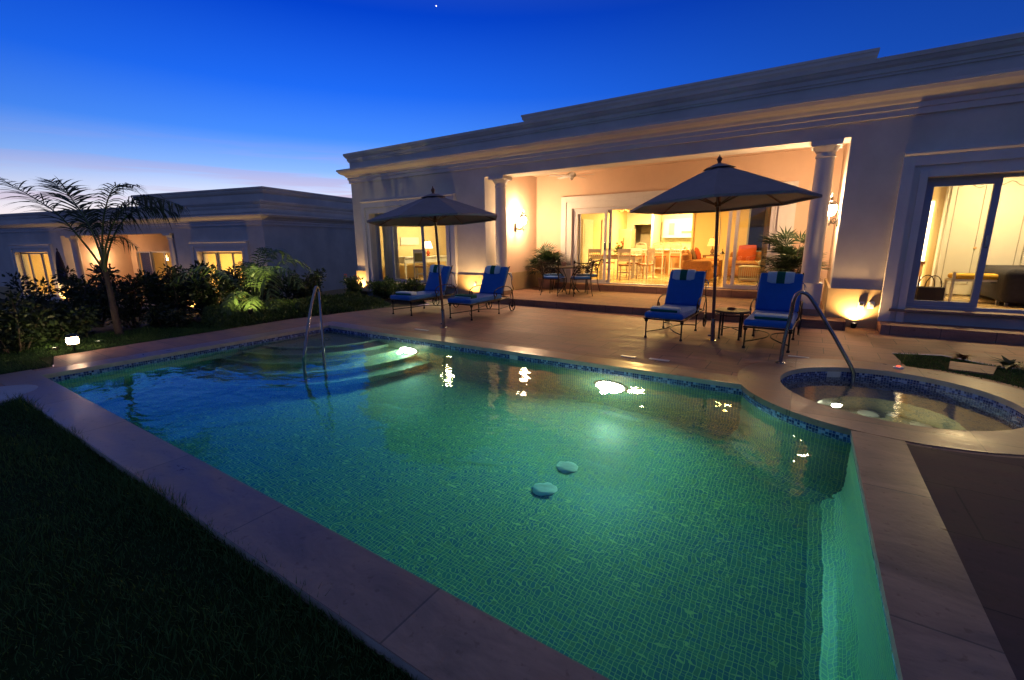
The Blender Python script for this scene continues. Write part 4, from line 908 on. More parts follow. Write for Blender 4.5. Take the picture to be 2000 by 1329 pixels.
def groundcover():
    n = 26000; t = RNG.uniform(0,1,n); y = 3.95+t*3.85; s = RNG.uniform(0,1,n)**.8
    edge = np.interp(y, [3.9,5.2,7.2,7.8], [-9.02,-9.08,-8.62,-8.75]); x = edge-s*np.interp(y, [3.9,4.4,7.4,7.8], [.7,1.5,1.5,1.0])
    h = .30*np.minimum(1, (s*1.3+.03)**.4)*np.minimum(1, np.minimum((y-3.85)*3, (7.95-y)*3)**.5)*(1+.18*np.sin(x*7+1)*np.sin(y*5.3))
    z = -.06+h*RNG.uniform(.35,1.,n)**.6; P = np.stack([x,y,z],1); dr = rdir(n,.6)
    tag(np_build('ground_cover', [leafmesh(P, dr, RNG.uniform(.05,.085,n), RNG.uniform(.022,.036,n), bend=.2)], 'leafg'), 'low leafy ground cover hedge along the deck edge', kind='stuff')
groundcover()
def frond(parts, stemmb, pts, L, nl, droop=.5, w=.022, start=.25, r0=.02, side=1., lift=.1):
    C = catmull(pts, 8); stemmb.tube(C, [r0*(1-.85*i/(len(C)-1)) for i in range(len(C))], 5)
    A = np.array([list(p) for p in C]); T = np.gradient(A, axis=0); T /= np.linalg.norm(T, axis=1, keepdims=True)
    t = np.linspace(start, .995, nl)
    for s in (-1,1):
        idx = t*(len(A)-1); i0 = np.minimum(idx.astype(int), len(A)-2); f = (idx-i0)[:,None]; P = A[i0]*(1-f)+A[i0+1]*f; Tt = T[i0]
        S = np.cross(Tt, [0,0,1.]); S /= np.maximum(np.linalg.norm(S, axis=1, keepdims=True), .05); U = np.cross(S, Tt)
        env = np.sin(PI*np.clip((t-start)/(1-start)*.86+.12, 0, 1))**.7; ln = (L*env*RNG.uniform(.8,1.1,nl))[:,None]
        d = S*s*side+Tt*.75+U*lift+RNG.normal(size=(nl,3))*.22; d /= np.linalg.norm(d, axis=1, keepdims=True)
        W = np.cross(d, U); W /= np.linalg.norm(W, axis=1, keepdims=True); dn = np.array([0,0,-1.])
        K = 4; rows = []
        for k in range(K+1):
            q = k/K; c = P+d*ln*q*(1-.18*q*droop)+dn*ln*droop*q*q*.75; ww = w*(.35+1.3*q if q < .4 else max(1.45*(1-q), .02)); rows.append((c+W*ww*.5, c-W*ww*.5))
        V = np.stack([v for r_ in rows for v in r_], 1).reshape(-1,3); base = (np.arange(nl)*(2*(K+1)))[:,None,None]
        F = np.array([[2*k,2*k+1,2*k+3,2*k+2] for k in range(K)])[None]; parts.append((V, (base+F).reshape(-1,4)))
def palm_tree():
    r = tag(empty('palm_tree', (0,0,0)), 'slender young palm with wind blown fronds against the dusk sky', 'palm tree'); r.location = (-9.94,2.70,-.06)
    o = Vector((-9.94,2.70,-.06))
    def T(P): return [Vector(p)-o for p in P]
    m = B(); C = catmull(T([(-9.94,2.70,-.08),(-9.99,2.70,.35),(-10.04,2.71,.80),(-10.05,2.70,1.12)]), 6); m.tube(C, [.068-.036*(i/(len(C)-1))**.7 for i in range(len(C))], 12)
    for k in range(26):
        i = int(k/26*(len(C)-1)); p = C[i]; rad = .069-.036*(i/(len(C)-1))**.7; m.lathe([(rad,-.006),(rad+.004,0),(rad,.006)], tuple(p), 12, caps=False)
    m.build('trunk', 'bark', r, True)
    F = [([(-10.05,2.70,1.08),(-10.30,2.60,1.50),(-10.75,2.42,2.05),(-11.25,2.20,2.40),(-11.9,1.98,2.72)],.62,46,.5,.030,'leafpd'),
         ([(-10.05,2.70,1.10),(-10.12,2.68,1.60),(-10.35,2.64,2.02),(-10.75,2.58,2.42),(-11.3,2.52,2.66)],.55,60,.35,.034,'leafpd'),
         ([(-10.05,2.70,1.10),(-9.98,2.72,1.60),(-9.86,2.80,2.10),(-9.62,2.92,2.46),(-9.25,3.12,2.48)],.50,44,.7,.026,'leafpd'),
         ([(-10.05,2.70,1.08),(-9.95,2.76,1.55),(-9.72,2.92,2.02),(-9.35,3.20,2.32),(-8.85,3.55,2.16)],.60,62,1.2,.032,'leafpd'),
         ([(-10.05,2.70,1.10),(-9.98,2.82,1.55),(-9.88,3.05,1.98),(-9.75,3.35,2.18),(-9.6,3.7,2.1)],.50,44,1.2,.028,'leafpd'),
         ([(-10.05,2.70,1.05),(-9.93,2.70,1.35),(-9.80,2.74,1.60),(-9.60,2.85,1.66),(-9.42,3.0,1.50)],.32,30,1.0,.022,'leafpd'),
         ([(-10.05,2.70,1.08),(-10.2,2.75,1.45),(-10.5,2.8,1.80),(-10.9,2.85,1.95),(-11.3,2.9,1.80)],.40,36,1.1,.024,'leafpd')]
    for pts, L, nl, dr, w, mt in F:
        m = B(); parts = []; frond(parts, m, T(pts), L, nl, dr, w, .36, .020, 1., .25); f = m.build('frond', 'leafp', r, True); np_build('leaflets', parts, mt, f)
palm_tree()
def small_palm(loc, label, fr, scale=1., mt='leafp', group=None, name='small_palm'):
    r = tag(empty(name, loc), label, 'palm', group)
    m = B(); m.lathe([(.09,-.05),(.07,.10),(.05,.25),(.03,.35)], (0,0,0), 10); m.build('trunk', 'bark', r, True)
    for az, ln, up, dr, L in fr:
        c, s = math.cos(az), math.sin(az); pts = [Vector((c*q*ln*(.55+.45*q), s*q*ln*(.55+.45*q), .1+up*math.sin(min(q*1.9,PI*.62))*1.0-dr*q*q*q)) for q in np.linspace(0,1,6)]
        m = B(); parts = []; frond(parts, m, pts, L*1.1, 26, .75, .046, .25, .014, 1., .2); f = m.build('frond', mt, r, True); np_build('leaflets', parts, mt, f)
small_palm((-10.15,5.15,-.05), 'small arching palm lit yellow from below before the neighbour\'s window', [(.15,1.5,1.25,.55,.42),(-.25,1.6,1.35,1.0,.45),(.9,1.4,1.35,.5,.4),(1.7,1.1,1.5,.3,.36),(2.7,1.3,1.3,.5,.4),(3.5,1.5,1.1,.6,.4),(4.3,1.4,1.2,.4,.4),(5.3,1.2,.75,.75,.30),(-.55,.95,.6,.7,.30),(4.9,.9,.6,.6,.28),(2.2,1.2,1.55,.3,.36)])
uplight((-9.15,4.55,.24), 'small uplight in the ground cover below the arching palm', 170, (1.,.80,.36), (-.8,.45,.75), 120)
uplight((-9.35,1.75,.0), 'small uplight among the leaves beside the garden lamp', 12, (1.,.78,.34), (-.9,.1,.8), 140)
uplight((-9.6,2.32,-.03), 'tiny ground light in the grass left of the slender palm trunk', 1.2, (1.,.78,.34), (-.3,.1,1), 120)

def fan_palm(loc, label, stems, H_, R_, pot, seed):
    rg = random.Random(seed); r = tag(empty('potted_palm', loc), label, 'potted palm', 'potted fan palms on the patio')
    m = B(); 
    if pot: m.lathe([(.17,0),(.21,.03),(.25,.20),(.27,.27),(.28,.29),(.28,.32),(.25,.32),(.24,.28)], (0,0,0), 26); m.lathe([(.245,.28),(.001,.285)], (0,0,0), 26)
    else: m.lathe([(.16,0),(.20,.03),(.22,.22),(.23,.26),(.20,.26)], (0,0,0), 22)
    m.build('pot', 'terracotta', r, True); ms = B(); parts = []
    for k in range(stems):
        a = rg.uniform(0,2*PI); lean = rg.uniform(.02,.22); h = H_*rg.uniform(.35,.82); bx, by = .08*math.cos(a), .08*math.sin(a); tx, ty = bx+lean*math.cos(a), by+lean*math.sin(a)
        ms.tube([(bx,by,.25),((bx+tx)/2,(by+ty)/2,.25+h*.5),(tx,ty,.25+h)], .013, 6)
        for q in range(7):
            b = rg.uniform(0,2*PI); el = rg.uniform(-.1,1.2); pl = R_*rg.uniform(.35,.6); z0 = .25+h*rg.uniform(.55,1.)
            d = Vector((math.cos(b)*math.cos(el), math.sin(b)*math.cos(el), math.sin(el))); p0 = Vector((bx+(tx-bx)*.8, by+(ty-by)*.8, z0)); p1 = p0+d*pl
            ms.tube([p0, p0+d*pl*.6+Vector((0,0,.02)), p1], .004, 4); nb_ = rg.randint(8,11); S = d.cross(Vector((0,0,1))).normalized(); U = S.cross(d)
            ang = np.linspace(-1.35,1.35,nb_); dd = np.array([list(d*math.cos(t)+S*math.sin(t)+U*rg.uniform(-.12,.12)) for t in ang]); P = np.repeat(np.array([list(p1)]), nb_, 0); ln = R_*.55*np.cos(ang*.45)*np.array([rg.uniform(.85,1.1) for _ in ang])
            V, F_ = leafmesh(P, dd, ln, .036, up=np.repeat(np.array([list(U)]), nb_, 0), bend=.22); parts.append((V, F_))
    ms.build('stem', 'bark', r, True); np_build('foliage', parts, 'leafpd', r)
fan_palm((-6.62,12.1,.152), 'dense potted fan palm behind the patio dining table', 15, .82, .60, True, 5)
fan_palm((-.36,11.25,.152), 'tall potted fan palm beside the right patio column', 14, 1.12, .64, False, 9)
fan_palm(tuple(nb(-8.6,.9,.15)), 'potted fan palm on the neighbouring patio', 8, .8, .5, False, 12)
def bromeliad(loc, label, mt, n=16, L=.22):
    r = tag(empty('rosette_plant', loc), label, 'plant', 'rosette plants in the right bed'); az = RNG.uniform(0,2*PI,n); el = RNG.uniform(.3,1.1,n)
    d = np.stack([np.cos(az)*np.cos(el), np.sin(az)*np.cos(el), np.sin(el)],1); P = d*.015; d2 = d.copy()
    np_build('foliage', [leafmesh(P, d2, RNG.uniform(.7,1.1,n)*L, .055, up=np.repeat([[0,0,1.]],n,0), bend=.5)], mt, r); m = B(); m.lathe([(.02,-.03),(.012,.04)], (0,0,0), 8); m.build('stem', 'bark', r)
bromeliad((1.80,7.86,-.01), 'reddish rosette plant beside the stepping slab at the right', 'leafr', 22, .17)
bromeliad((2.12,7.55,-.01), 'dark green rosette plant near the right edge by the grass bed', 'leafd', 22, .20)
shrub((2.95,8.25,-.02), .75, .6, 'dark green shrub at the right edge in front of the window step', 'leafp', 9, 200, .075, 'shrubs at the right edge')
shrub((2.85,7.55,-.02), .50, .5, 'lower dark shrub at the right edge beside the grass bed', 'leafd', 8, 160, .075, 'shrubs at the right edge')
for i, (pts, lb) in enumerate((([(1.52,7.10),(1.88,7.05),(2.02,7.50),(1.62,7.58)], 'pale stepping slab in the grass bed behind the spa'), ([(2.15,6.6),(2.7,6.5),(2.8,7.0),(2.25,7.1)], 'pale stepping slab at the right edge of the grass bed'))):
    o = B().prism(pts, -.02, .012).build('stepping_slab', 'deck'); tag(o, lb, 'slab', 'stepping slabs')
def grass():
    n = 60000
    # dense near the coping where it is seen best
    x = RNG.uniform(-8.,.6,n); y = .915-RNG.uniform(0,1,n)**1.3*2.4; keep = ~((x < -7.2)&(y > .4)); x, y = x[keep], y[keep]
    x2 = -8.82-RNG.uniform(0,1,14000)**1.2*1.5; y2 = RNG.uniform(.7,4.0,14000)
    x5 = RNG.uniform(-7.2,.3,5000); y5 = .93-RNG.uniform(0,1,5000)**2*.10; x4 = RNG.uniform(-9.6,-8.06,6000); y4 = RNG.uniform(.0,1.45,6000)
    X = np.concatenate([x,x2,x4,x5]); Y = np.concatenate([y,y2,y4,y5]); n = len(X); P = np.stack([X,Y,np.where((X < -8.0)&(Y > .42), -.006, -.055)],1); d = RNG.normal(size=(n,3))*.35; d[:,2] = 1
    L = RNG.uniform(.03,.065,n)*(1+.5*np.sin(X*3.1+1.7*np.sin(Y*4.3))*np.sin(Y*5.7+X)); L[-5000:] *= RNG.uniform(.8,1.9,5000)
    from math import pi
    nb_ = 16000; bx = RNG.uniform(1.05,3.2,nb_); by = RNG.uniform(5.2,8.0,nb_); rr = np.hypot(bx-SX, by-SY); k = (rr > 1.44)&((by < 7.2)|(by < 8.2-.25*(bx<1.6)))&~((bx>1.5)&(bx<2.0)&(by>7.05)&(by<7.55)&(bx-.2*(by-7)>1.5-.1))&((bx>1.1)&(by>6.3)|(bx>2.0)|(by<7.0)); k &= ~((bx<1.12)&(by<6.98)); k &= (by < 7.9-.35*np.abs(bx-1.35))|(bx>2.2)
    P3 = np.stack([bx[k],by[k],np.full(k.sum(),-.02)],1); d3 = RNG.normal(size=(len(P3),3))*.35; d3[:,2] = 1
    tag(np_build('lawn_grass', [leafmesh(P,d,L,.0045,bend=.3), leafmesh(P3,d3,RNG.uniform(.03,.055,len(P3)),.006,bend=.3)], 'grass'), 'short dark lawn grass', kind='stuff')
grass()

# ================================================================== ROOMS
def curtain(x0, x1, y, z0, z1, label, mt='curtain', amp=.035, wl=.10, tie=0, rz=0):
    m = B(); n = int((x1-x0)/.012)+2; rows = 10; vs = []
    for j in range(rows+1):
        q = j/rows
        for i in range(n):
            t = i/(n-1); x = x0+(x1-x0)*t; pull = tie*math.exp(-((q-.35)/.22)**2); x = x0+(x-x0)*(1-pull)
            vs.append((x, y+amp*math.sin(2*PI*(x-x0)/wl*(1+.15*math.sin(x*9)))*(1-.3*q), z0+(z1-z0)*q))
    m.add(vs, [(j*n+i,j*n+i+1,(j+1)*n+i+1,(j+1)*n+i) for j in range(rows) for i in range(n-1)]); m.tube([(x0,y,z1+.02),(x1,y,z1+.02)], .012, 6)
    return tag(m.build('curtain', mt, None, True), label, 'curtain', 'curtains drawn aside')
curtain(-11.73,-11.08,10.30,.34,2.44,'grey linen curtain at the left of the left bedroom window')
curtain(-1.02,-.70,13.0,.34,2.46,'pale curtain tied at the right of the patio doors', 'curtain_y', tie=.0)
def chair_plain(loc, rz, label, mt='white', seatk='walnut', H_=.98, slat=True, panel=None, name='dining_chair', zs=.46, group='white dining chairs'):
    r = tag(empty(name, loc, rz), label, 'stool' if 'stool' in name else 'chair', group)
    m = B(); m.rbox(-.21,.21,-.20,.20,zs-.03,zs+.02,.015); m.build('seat', seatk, r, True)
    for s in (-1,1):
        m = B(); m.box(s*.19-.018,s*.19+.018,.16,.196,0,zs-.031); m.build('leg', mt, r)
        m = B(); m.box(s*.19-.018,s*.19+.018,-.215,-.179,0,H_); m.build('leg', mt, r)
    m = B(); m.box(-.171,.171,-.21,-.185,H_-.12,H_); m.box(-.171,.171,-.208,-.187,zs+.12,zs+.16)
    if not slat: m.box(-.171,-.14,-.209,-.188,zs+.161,H_-.121)
    if slat:
        for k in range(5): x = -.13+.065*k; m.box(x-.012,x+.012,-.205,-.19,zs+.161,H_-.121)
    m.build('back_frame', mt, r)
    B().box(-.171,.171,-.205,-.185,.2,.225).build('stretcher', mt, r); B().box(-.171,.171,.165,.185,.2,.225).build('stretcher', mt, r)
    if panel: B().rbox(-.165,.165,-.215,-.18,zs+.165,H_-.125,.01).build('back_panel', panel, r)
    return r
FZ = .328
# living room, left: dining table with chairs and flowers
t = tag(empty('dining_table', (-5.65,15.4,FZ)), 'white indoor dining table behind the open patio doors', 'dining table', None)
B().rbox(-.85,.85,-.5,.5,.72,.76,.015).build('table_top', 'walnut', t); B().box(-.78,.78,-.43,.43,.62,.718).build('apron', 'white', t)
for sx in (-.74,.74):
    for sy in (-.39,.39): B().lathe([(.045,0),(.03,.1),(.045,.5),(.05,.62)], (sx,sy,0), 10).build('leg', 'white', t, True)
chair_plain((-5.05,14.55,FZ), .1, 'white slatted dining chair nearest the open door, back to the pool')
chair_plain((-4.55,15.1,FZ), 1.3, 'white dining chair with brown seat at the right end of the indoor table')
chair_plain((-6.05,14.45,FZ), .25, 'white slatted dining chair behind the left glass door')
chair_plain((-6.3,16.2,FZ), 3.1, 'white dining chair at the far side of the indoor table, left')
chair_plain((-5.3,16.2,FZ), 3.2, 'white dining chair at the far side of the indoor table, right')
f = tag(empty('flower_vase', (-5.45,15.1,FZ+.762)), 'vase of orange flowers with green leaves on the indoor table', 'flowers')
B().lathe([(.05,0),(.07,.06),(.045,.16),(.055,.2)], (0,0,0), 14).build('vase', 'glass', f, True)
n = 90; d = rdir(n,1.2); np_build('foliage', [leafmesh(np.zeros((n,3))+[0,0,.12], d, RNG.uniform(.12,.3,n), .05)], 'leafg', f)
m = B(); [m.lathe([(.004,0),(.04,.03),(.03,.06),(.004,.07)], p, 8) for p in ((-.10,0,.36),(.09,.02,.34),(.0,-.08,.28),(.03,.08,.40))]; m.build('blossom', 'orange', f)
# breakfast bar and stools
b_ = tag(empty('bar_counter', (-4.75,18.1,FZ)), 'breakfast bar with peach front below the kitchen cupboards', 'counter')
B().box(-.85,.85,0,.4,0,.86).build('front', 'counter', b_); B().rbox(-.95,.95,-.18,.45,.862,.905,.015).build('counter_top', 'white', b_)
for i, x in enumerate((-5.42,-4.78,-4.14)):
    s = chair_plain((x,17.55,FZ), PI, ('white bar stool, leftmost at the breakfast bar','white bar stool, middle one at the breakfast bar','white bar stool, rightmost at the breakfast bar')[i], seatk='orange', H_=1.08, name='bar_stool', zs=.66, group='white bar stools')
    s.rotation_euler = (0,0,0)
    m = B(); m.tube([(.19*math.cos(a),-.2,1.07+.09*math.sin(a)) for a in np.linspace(0,PI,11)], .02, 6); m.build('back_arch', 'white', s)
k_ = tag(empty('wall_cupboard', (-4.7,20.05,FZ)), 'white kitchen wall cupboards with a small arched glass door', 'cupboard')
B().box(-.62,1.05,-.15,.14,1.36,2.12).build('carcass', 'kitchen', k_); B().prism([(-.36,-.172),(-.16,-.172),(-.16,-.155),(-.36,-.155)], 1.5, 1.95).build('glass_door', 'tilegreen', k_); B().box(.15,.6,-.165,-.152,1.55,1.62).build('shelf_opening', 'counter', k_)
o = B().box(-.9,1.08,.02,.10,.9,1.36).build('backsplash', 'tilegreen', None, loc=(-4.7,20.07,FZ)); tag(o, 'sage tiled backsplash below the white kitchen cupboards', 'backsplash')
o = tag(empty('kitchen_units', (-4.7,19.7,FZ)), 'white kitchen base units behind the breakfast bar', 'kitchen units'); B().box(-.75,1.05,0,.44,0,.86).build('carcass', 'kitchen', o); B().box(-.78,1.07,-.03,.44,.862,.90).build('worktop', 'white', o)
for i, (x, lb) in enumerate(((-5.3,'stack of white crockery on the left of the breakfast bar'),(-4.5,'white crockery in the middle of the breakfast bar'),(-4.0,'white crockery at the right of the breakfast bar'))):
    m = B(); m.lathe([(.03,0),(.05,.01),(.10,.04),(.11,.045)], (0,0,0), 16); m.lathe([(.02,.046),(.04,.05),(.05,.11),(.05,.12)], (0,0,0), 14); tag(m.build('crockery', 'white', None, True, loc=(x,18.15,FZ+.906)), lb, 'crockery', 'crockery on the bar')
r = tag(empty('fridge', (-6.75,19.2,FZ)), 'tall steel fridge between the kitchen door and the room door', 'fridge'); B().rbox(-.3,.3,0,.6,0,1.75,.02).build('body', 'steelb', r); B().box(-.02,.0,-.03,0,.8,1.4).build('handle', 'steel', r)
# painting on the left wall
p = tag(empty('painting', (-6.985,14.35,1.87)), 'large painting of an orange flower on the left living room wall', 'painting')
B().box(0,.03,-.42,.42,-.45,.50).build('canvas', 'paint_b', p)
m = B()
for k in range(8):
    a = 2*PI*k/8; m.rbox(.031,.038,.08,.34,-.10,.10,.09); 
m.v = []; m.f = []; m.mi = []; m.uv = []
for k in range(9):
    a = 2*PI*k/9; c, s = math.cos(a), math.sin(a); L_ = .30 if k % 2 else .26; P_ = [(.034+.001*k, .02+c*.04, .12+s*.04), (.034+.001*k, .02+c*L_*.6-s*.10, .12+s*L_*.6+c*.10), (.034+.001*k, .02+c*L_, .12+s*L_), (.034+.001*k, .02+c*L_*.6+s*.10, .12+s*L_*.6-c*.10)]; m.add(P_, [(0,1,2,3)])
m.build('petals', 'paint_o', p); m = B(); m.add([(.033,-.40,-.44),(.033,.40,-.44),(.033,.38,-.20),(.033,0,-.12),(.033,-.38,-.26)], [(0,1,2,3,4)]); m.build('leaves', 'paint_g', p)
# chandelier
c_ = tag(empty('chandelier', (-5.35,15.2,2.62)), 'scrolled gilt chandelier over the indoor dining table', 'chandelier')
m = B(); m.tube([(0,0,.42),(0,0,0)], .010, 6); m.lathe([(.01,-.1),(.04,-.05),(.02,0),(.05,.03),(.01,.08)], (0,0,0), 12)
for k in range(6):
    a = 2*PI*k/6; c, s = math.cos(a), math.sin(a); m.tube(catmull([(c*.02,s*.02,.0),(c*.14,s*.14,-.10),(c*.30,s*.30,-.02),(c*.34,s*.34,.06),(c*.28,s*.28,.08),(c*.26,s*.26,.03)], 4), .009, 5)
m.build('arms', 'counter', c_, True); m = B(); [m.lathe([(.012,.08),(.016,.12),(.002,.16)], (.34*math.cos(a),.34*math.sin(a),0), 8) for a in np.linspace(0,2*PI,7)[:-1]]; m.build('candle_bulbs', 'shadew', c_)
# sofas
def sofa(loc, rz, L_, label, cush):
    r = tag(empty('sofa', loc, rz), label, 'sofa', 'tan sofas'); h = L_/2
    B().rbox(-h,h,-.42,.40,.06,.42,.05).build('base', 'sofa', r, True); B().rbox(-h+.2,h-.2,-.44,.20,.42,.56,.06).build('seat_cushion', 'sofa', r, True)
    B().rbox(-h+.02,h-.02,.18,.42,.36,.84,.08).build('backrest', 'sofa', r, True)
    for s in (-1,1): B().rbox(s*(h-.12)-.13,s*(h-.12)+.13,-.44,.40,.3,.66,.09).build('arm', 'sofa', r, True)
    return r
def cushion(loc, rz, mt, label, w=.24, tilt=.3):
    R = Matrix.Rotation(-tilt, 3, 'X'); m = B(); n = 8; vs = []
    for s in (-1,1):
        for i in range(n+1):
            for j in range(n+1):
                u, v = i/n*2-1, j/n*2-1; th = .075*((1-u*u)*(1-v*v))**.45; vs.append(R @ Vector((u*w*(1-.06*v*v), s*th, (v*w*(1-.06*u*u))+w)))
    K = (n+1)**2; fs = [(i*(n+1)+j,(i+1)*(n+1)+j,(i+1)*(n+1)+j+1,i*(n+1)+j+1) for i in range(n) for j in range(n)]; m.add(vs, fs+[tuple(K+k for k in f[::-1]) for f in fs])
    o = m.build('cushion', mt, None, True, loc=loc); o.rotation_euler = (0,0,rz); return tag(o, label, 'cushion', 'cushions on the sofas')
sofa((-2.85,15.35,FZ), -PI/2+PI, 1.9, 'tan sofa seen side on behind the right parasol pole', 0); sofa((-1.35,16.9,FZ), 0, 1.9, 'tan sofa facing the patio behind the slatted coffee table', 0)
for x, y, rz, mt, lb, w in ((-3.05,14.72,1.9,'sofa','tan cushion on the side-on sofa, nearest its arm',.22),(-2.98,15.05,1.75,'brownc','brown patterned cushion on the side-on sofa',.22),(-2.92,15.45,1.6,'orange','orange cushion on the side-on sofa behind the parasol pole',.24),(-1.75,16.85,0,'orange','orange cushion at the left of the sofa facing the patio',.27),(-.95,16.85,.1,'orange','orange cushion at the right of the sofa facing the patio',.24)):
    cushion((x,y,FZ+.55), rz, mt, lb, w)
t = tag(empty('coffee_table', (-1.32,15.35,FZ)), 'pale slatted coffee table seen through the right glass door', 'coffee table')
B().rbox(-.42,.42,-.3,.3,.42,.46,.012).build('table_top', 'curtain', t); m = B()
for k in range(15):
    x = -.38+.76*k/14; m.box(x-.012,x+.012,-.28,-.265,.08,.419); m.box(x-.012,x+.012,.265,.28,.08,.419)
m.build('slats', 'curtain', t); B().box(-.40,.40,-.282,.282,.04,.079).build('shelf', 'curtain', t)
for sx in (-.39,.39):
    for sy in (-.27,.27): B().box(sx-.02,sx+.02,sy-.02,sy+.02,0,.419).build('leg', 'curtain', t)
o = tag(empty('teapot', (-1.15,15.35,FZ+.461)), 'pale teapot on the slatted coffee table', 'teapot'); m = B(); m.lathe([(.06,0),(.11,.05),(.12,.11),(.08,.17),(.05,.18),(.015,.2),(.02,.22)], (0,0,0), 16); m.build('body', 'curtain', o, True); B().tube([(-.09,0,.08),(-.16,0,.12),(-.19,0,.17)], .012, 7).build('spout', 'curtain', o); B().tube(catmull([(.09,0,.14),(.17,0,.13),(.16,0,.06),(.10,0,.05)], 4), .009, 6).build('handle', 'curtain', o)
def table_lamp(loc, label, h, mt, base='brownc', r0=.10, r1=.17, sh=.24, power=0):
    r = tag(empty('table_lamp', loc), label, 'lamp', 'table lamps with lit shades'); B().lathe([(.07,0),(.07,.02),(.03,.05),(.07,h*.3),(.06,h*.5),(.015,h*.75),(.012,h)], (0,0,0), 16).build('base', base, r, True)
    m = B(); m.lathe([(r1,h),(r0,h+sh)], (0,0,0), 24, caps=False); m.build('lamp_shade', mt, r, True); B().lathe([(.004,h+sh),(.012,h+sh+.03),(.003,h+sh+.06)], (0,0,0), 8).tube([(0,0,h),(0,0,h+sh)], .004, 5).build('finial', base, r); return r
o = tag(empty('console_table', (-2.75,16.75,FZ)), 'narrow dark console table beside the sofas carrying an orange lamp', 'table'); B().box(-.3,.3,-.2,.2,.70,.74).build('table_top', 'walnut', o)
for sx in (-.27,.27): B().box(sx-.02,sx+.02,-.18,.18,0,.699).build('leg', 'walnut', o)
table_lamp((-2.78,16.7,FZ+.741), 'orange shaded table lamp left of the right parasol pole', .30, 'shade')
o = tag(empty('candle_lantern', (-2.36,15.95,FZ+.62-.02)), 'small dark topped lantern right of the parasol pole', 'lantern'); B().box(-.06,.06,-.06,.06,0,.2).build('body', 'curtain_y', o); B().lathe([(.085,.2),(.03,.27),(.012,.30),(.01,.36)], (0,0,0), 4).build('cap', 'iron', o)
# left bedroom
chair_plain((-10.85,11.1,FZ), .55, 'white chair with olive back panel inside the left bedroom window', panel='oliveback', slat=False, H_=1.02, name='desk_chair', group='bedroom chairs')
o = tag(empty('desk', (-11.75,12.1,FZ)), 'white desk along the wall of the left bedroom', 'desk'); B().box(-.3,.35,-1.2,1.0,.72,.76).build('desk_top', 'white', o); B().box(-.3,.33,-1.2,1.0,.55,.719).build('drawer', 'white', o)
for sy in (-1.15,.95): B().box(.28,.33,sy-.03,sy+.03,0,.549).build('leg', 'white', o)
table_lamp((-11.7,12.35,FZ+.761), 'glowing white lamp on the desk in the left bedroom', .28, 'shadew', 'orange')
o = B().box(-.02,.03,-.45,.45,-.12,.14).build('wall_unit', 'white', None, loc=(-12.27,12.0,1.62)); tag(o, 'long white air unit on the wall above the desk in the left bedroom', 'air conditioner')
o = tag(empty('nightstand', (-9.75,11.75,FZ)), 'white chest with a drawer at the right of the left bedroom window', 'chest'); B().rbox(-.32,.32,-.24,.24,.22,.70,.01).build('carcass', 'white', o); B().box(-.28,.28,-.255,-.242,.42,.66).build('drawer', 'inwhite', o)
for sx in (-.28,.28):
    for sy in (-.2,.2): B().box(sx-.02,sx+.02,sy-.02,sy+.02,0,.219).build('leg', 'white', o)
table_lamp((-9.95,11.75,FZ+.70), 'white shaded lamp on the chest in the left bedroom', .26, 'shadew', 'orange')
o = tag(empty('bed', (-8.6,12.6,FZ)), 'white bed with mustard cushion in the left bedroom', 'bed'); B().rbox(-.9,.9,-.8,.8,.1,.55,.06).build('mattress', 'towel_w', o, True); B().rbox(-.95,.95,1.0,1.1,.1,1.3,.03).build('headboard', 'white', o)
cushion((-9.0,12.6,FZ+.56), .5, 'yellow', 'mustard cushion on the bed in the left bedroom', .26)
# right bedroom
m = B(); 
wd = tag(empty('wardrobe', (2.0,13.35,FZ)), 'cream panelled wardrobe doors along the back of the right bedroom', 'wardrobe')
B().box(.32,5.0,.02,.24,0,2.65).build('carcass', 'inwhite', wd)
for k in range(6):
    x = .36+k*.62; d_ = B().rbox(x,x+.60,-.03,.018,.02,2.55,.008).build('wardrobe_door', 'kitchen', wd); m = B()
    m.tube([(x+.09,-.033,.25),(x+.09,-.033,2.25)]+[(x+.09+.42*q,-.033,2.25+.07*math.sin(q*2*PI-.6)*math.sin(q*PI)) for q in np.linspace(.1,.9,7)]+[(x+.51,-.033,2.25),(x+.51,-.033,.25),(x+.09,-.033,.25)], .008, 4); m.build('door_panel', 'curtain', d_)
    B().lathe([(.022,-.055),(.028,-.045),(.008,-.03)], (x+(.52 if k%2==0 else .08),0,1.0), 10, 'y').build('knob', 'counter', d_, True)
o = B().box(-.14,.14,-.01,.01,0,2.0).build('lit_doorway', 'shadew', None, loc=(2.02,13.58,FZ)); tag(o, 'bright lit doorway in the back wall of the right bedroom', 'doorway')  # flat glowing panel, the doorway's light is put into its surface
o = tag(empty('vanity', (1.92,13.25,FZ)), 'small table with a glowing lamp at the left of the right bedroom', 'table'); B().box(-.35,.18,-.2,.2,.66,.72).build('table_top', 'walnut', o); B().box(-.33,.16,-.18,.18,.40,.659).build('drawer', 'counter', o)
for sx in (-.32,.14): B().box(sx-.015,sx+.015,-.17,.17,0,.399).build('leg', 'walnut', o)
table_lamp((1.88,13.2,FZ+.721), 'glaring white lamp on the small table in the right bedroom', .32, 'shadew', 'white', .12, .16, .28)
o = tag(empty('bed', (4.1,12.45,FZ)), 'bed under a charcoal quilt in the right bedroom', 'bed'); m = B(); m.rbox(-1.15,1.2,-1.0,.85,.05,.66,.12,4); m.build('quilt', 'quilt', o, True)
for k in range(9):
    x = -1.16+.02; y = -.9+.2*k; B()
o = tag(empty('bench', (2.72,12.0,FZ), .12), 'white bench with mustard cushion at the foot of the charcoal bed', 'bench')
B().rbox(-.40,.40,-.17,.17,.44,.54,.04).build('seat_cushion', 'yellow', o, True); B().box(-.42,.42,-.18,.18,.40,.438).build('seat_frame', 'white', o)
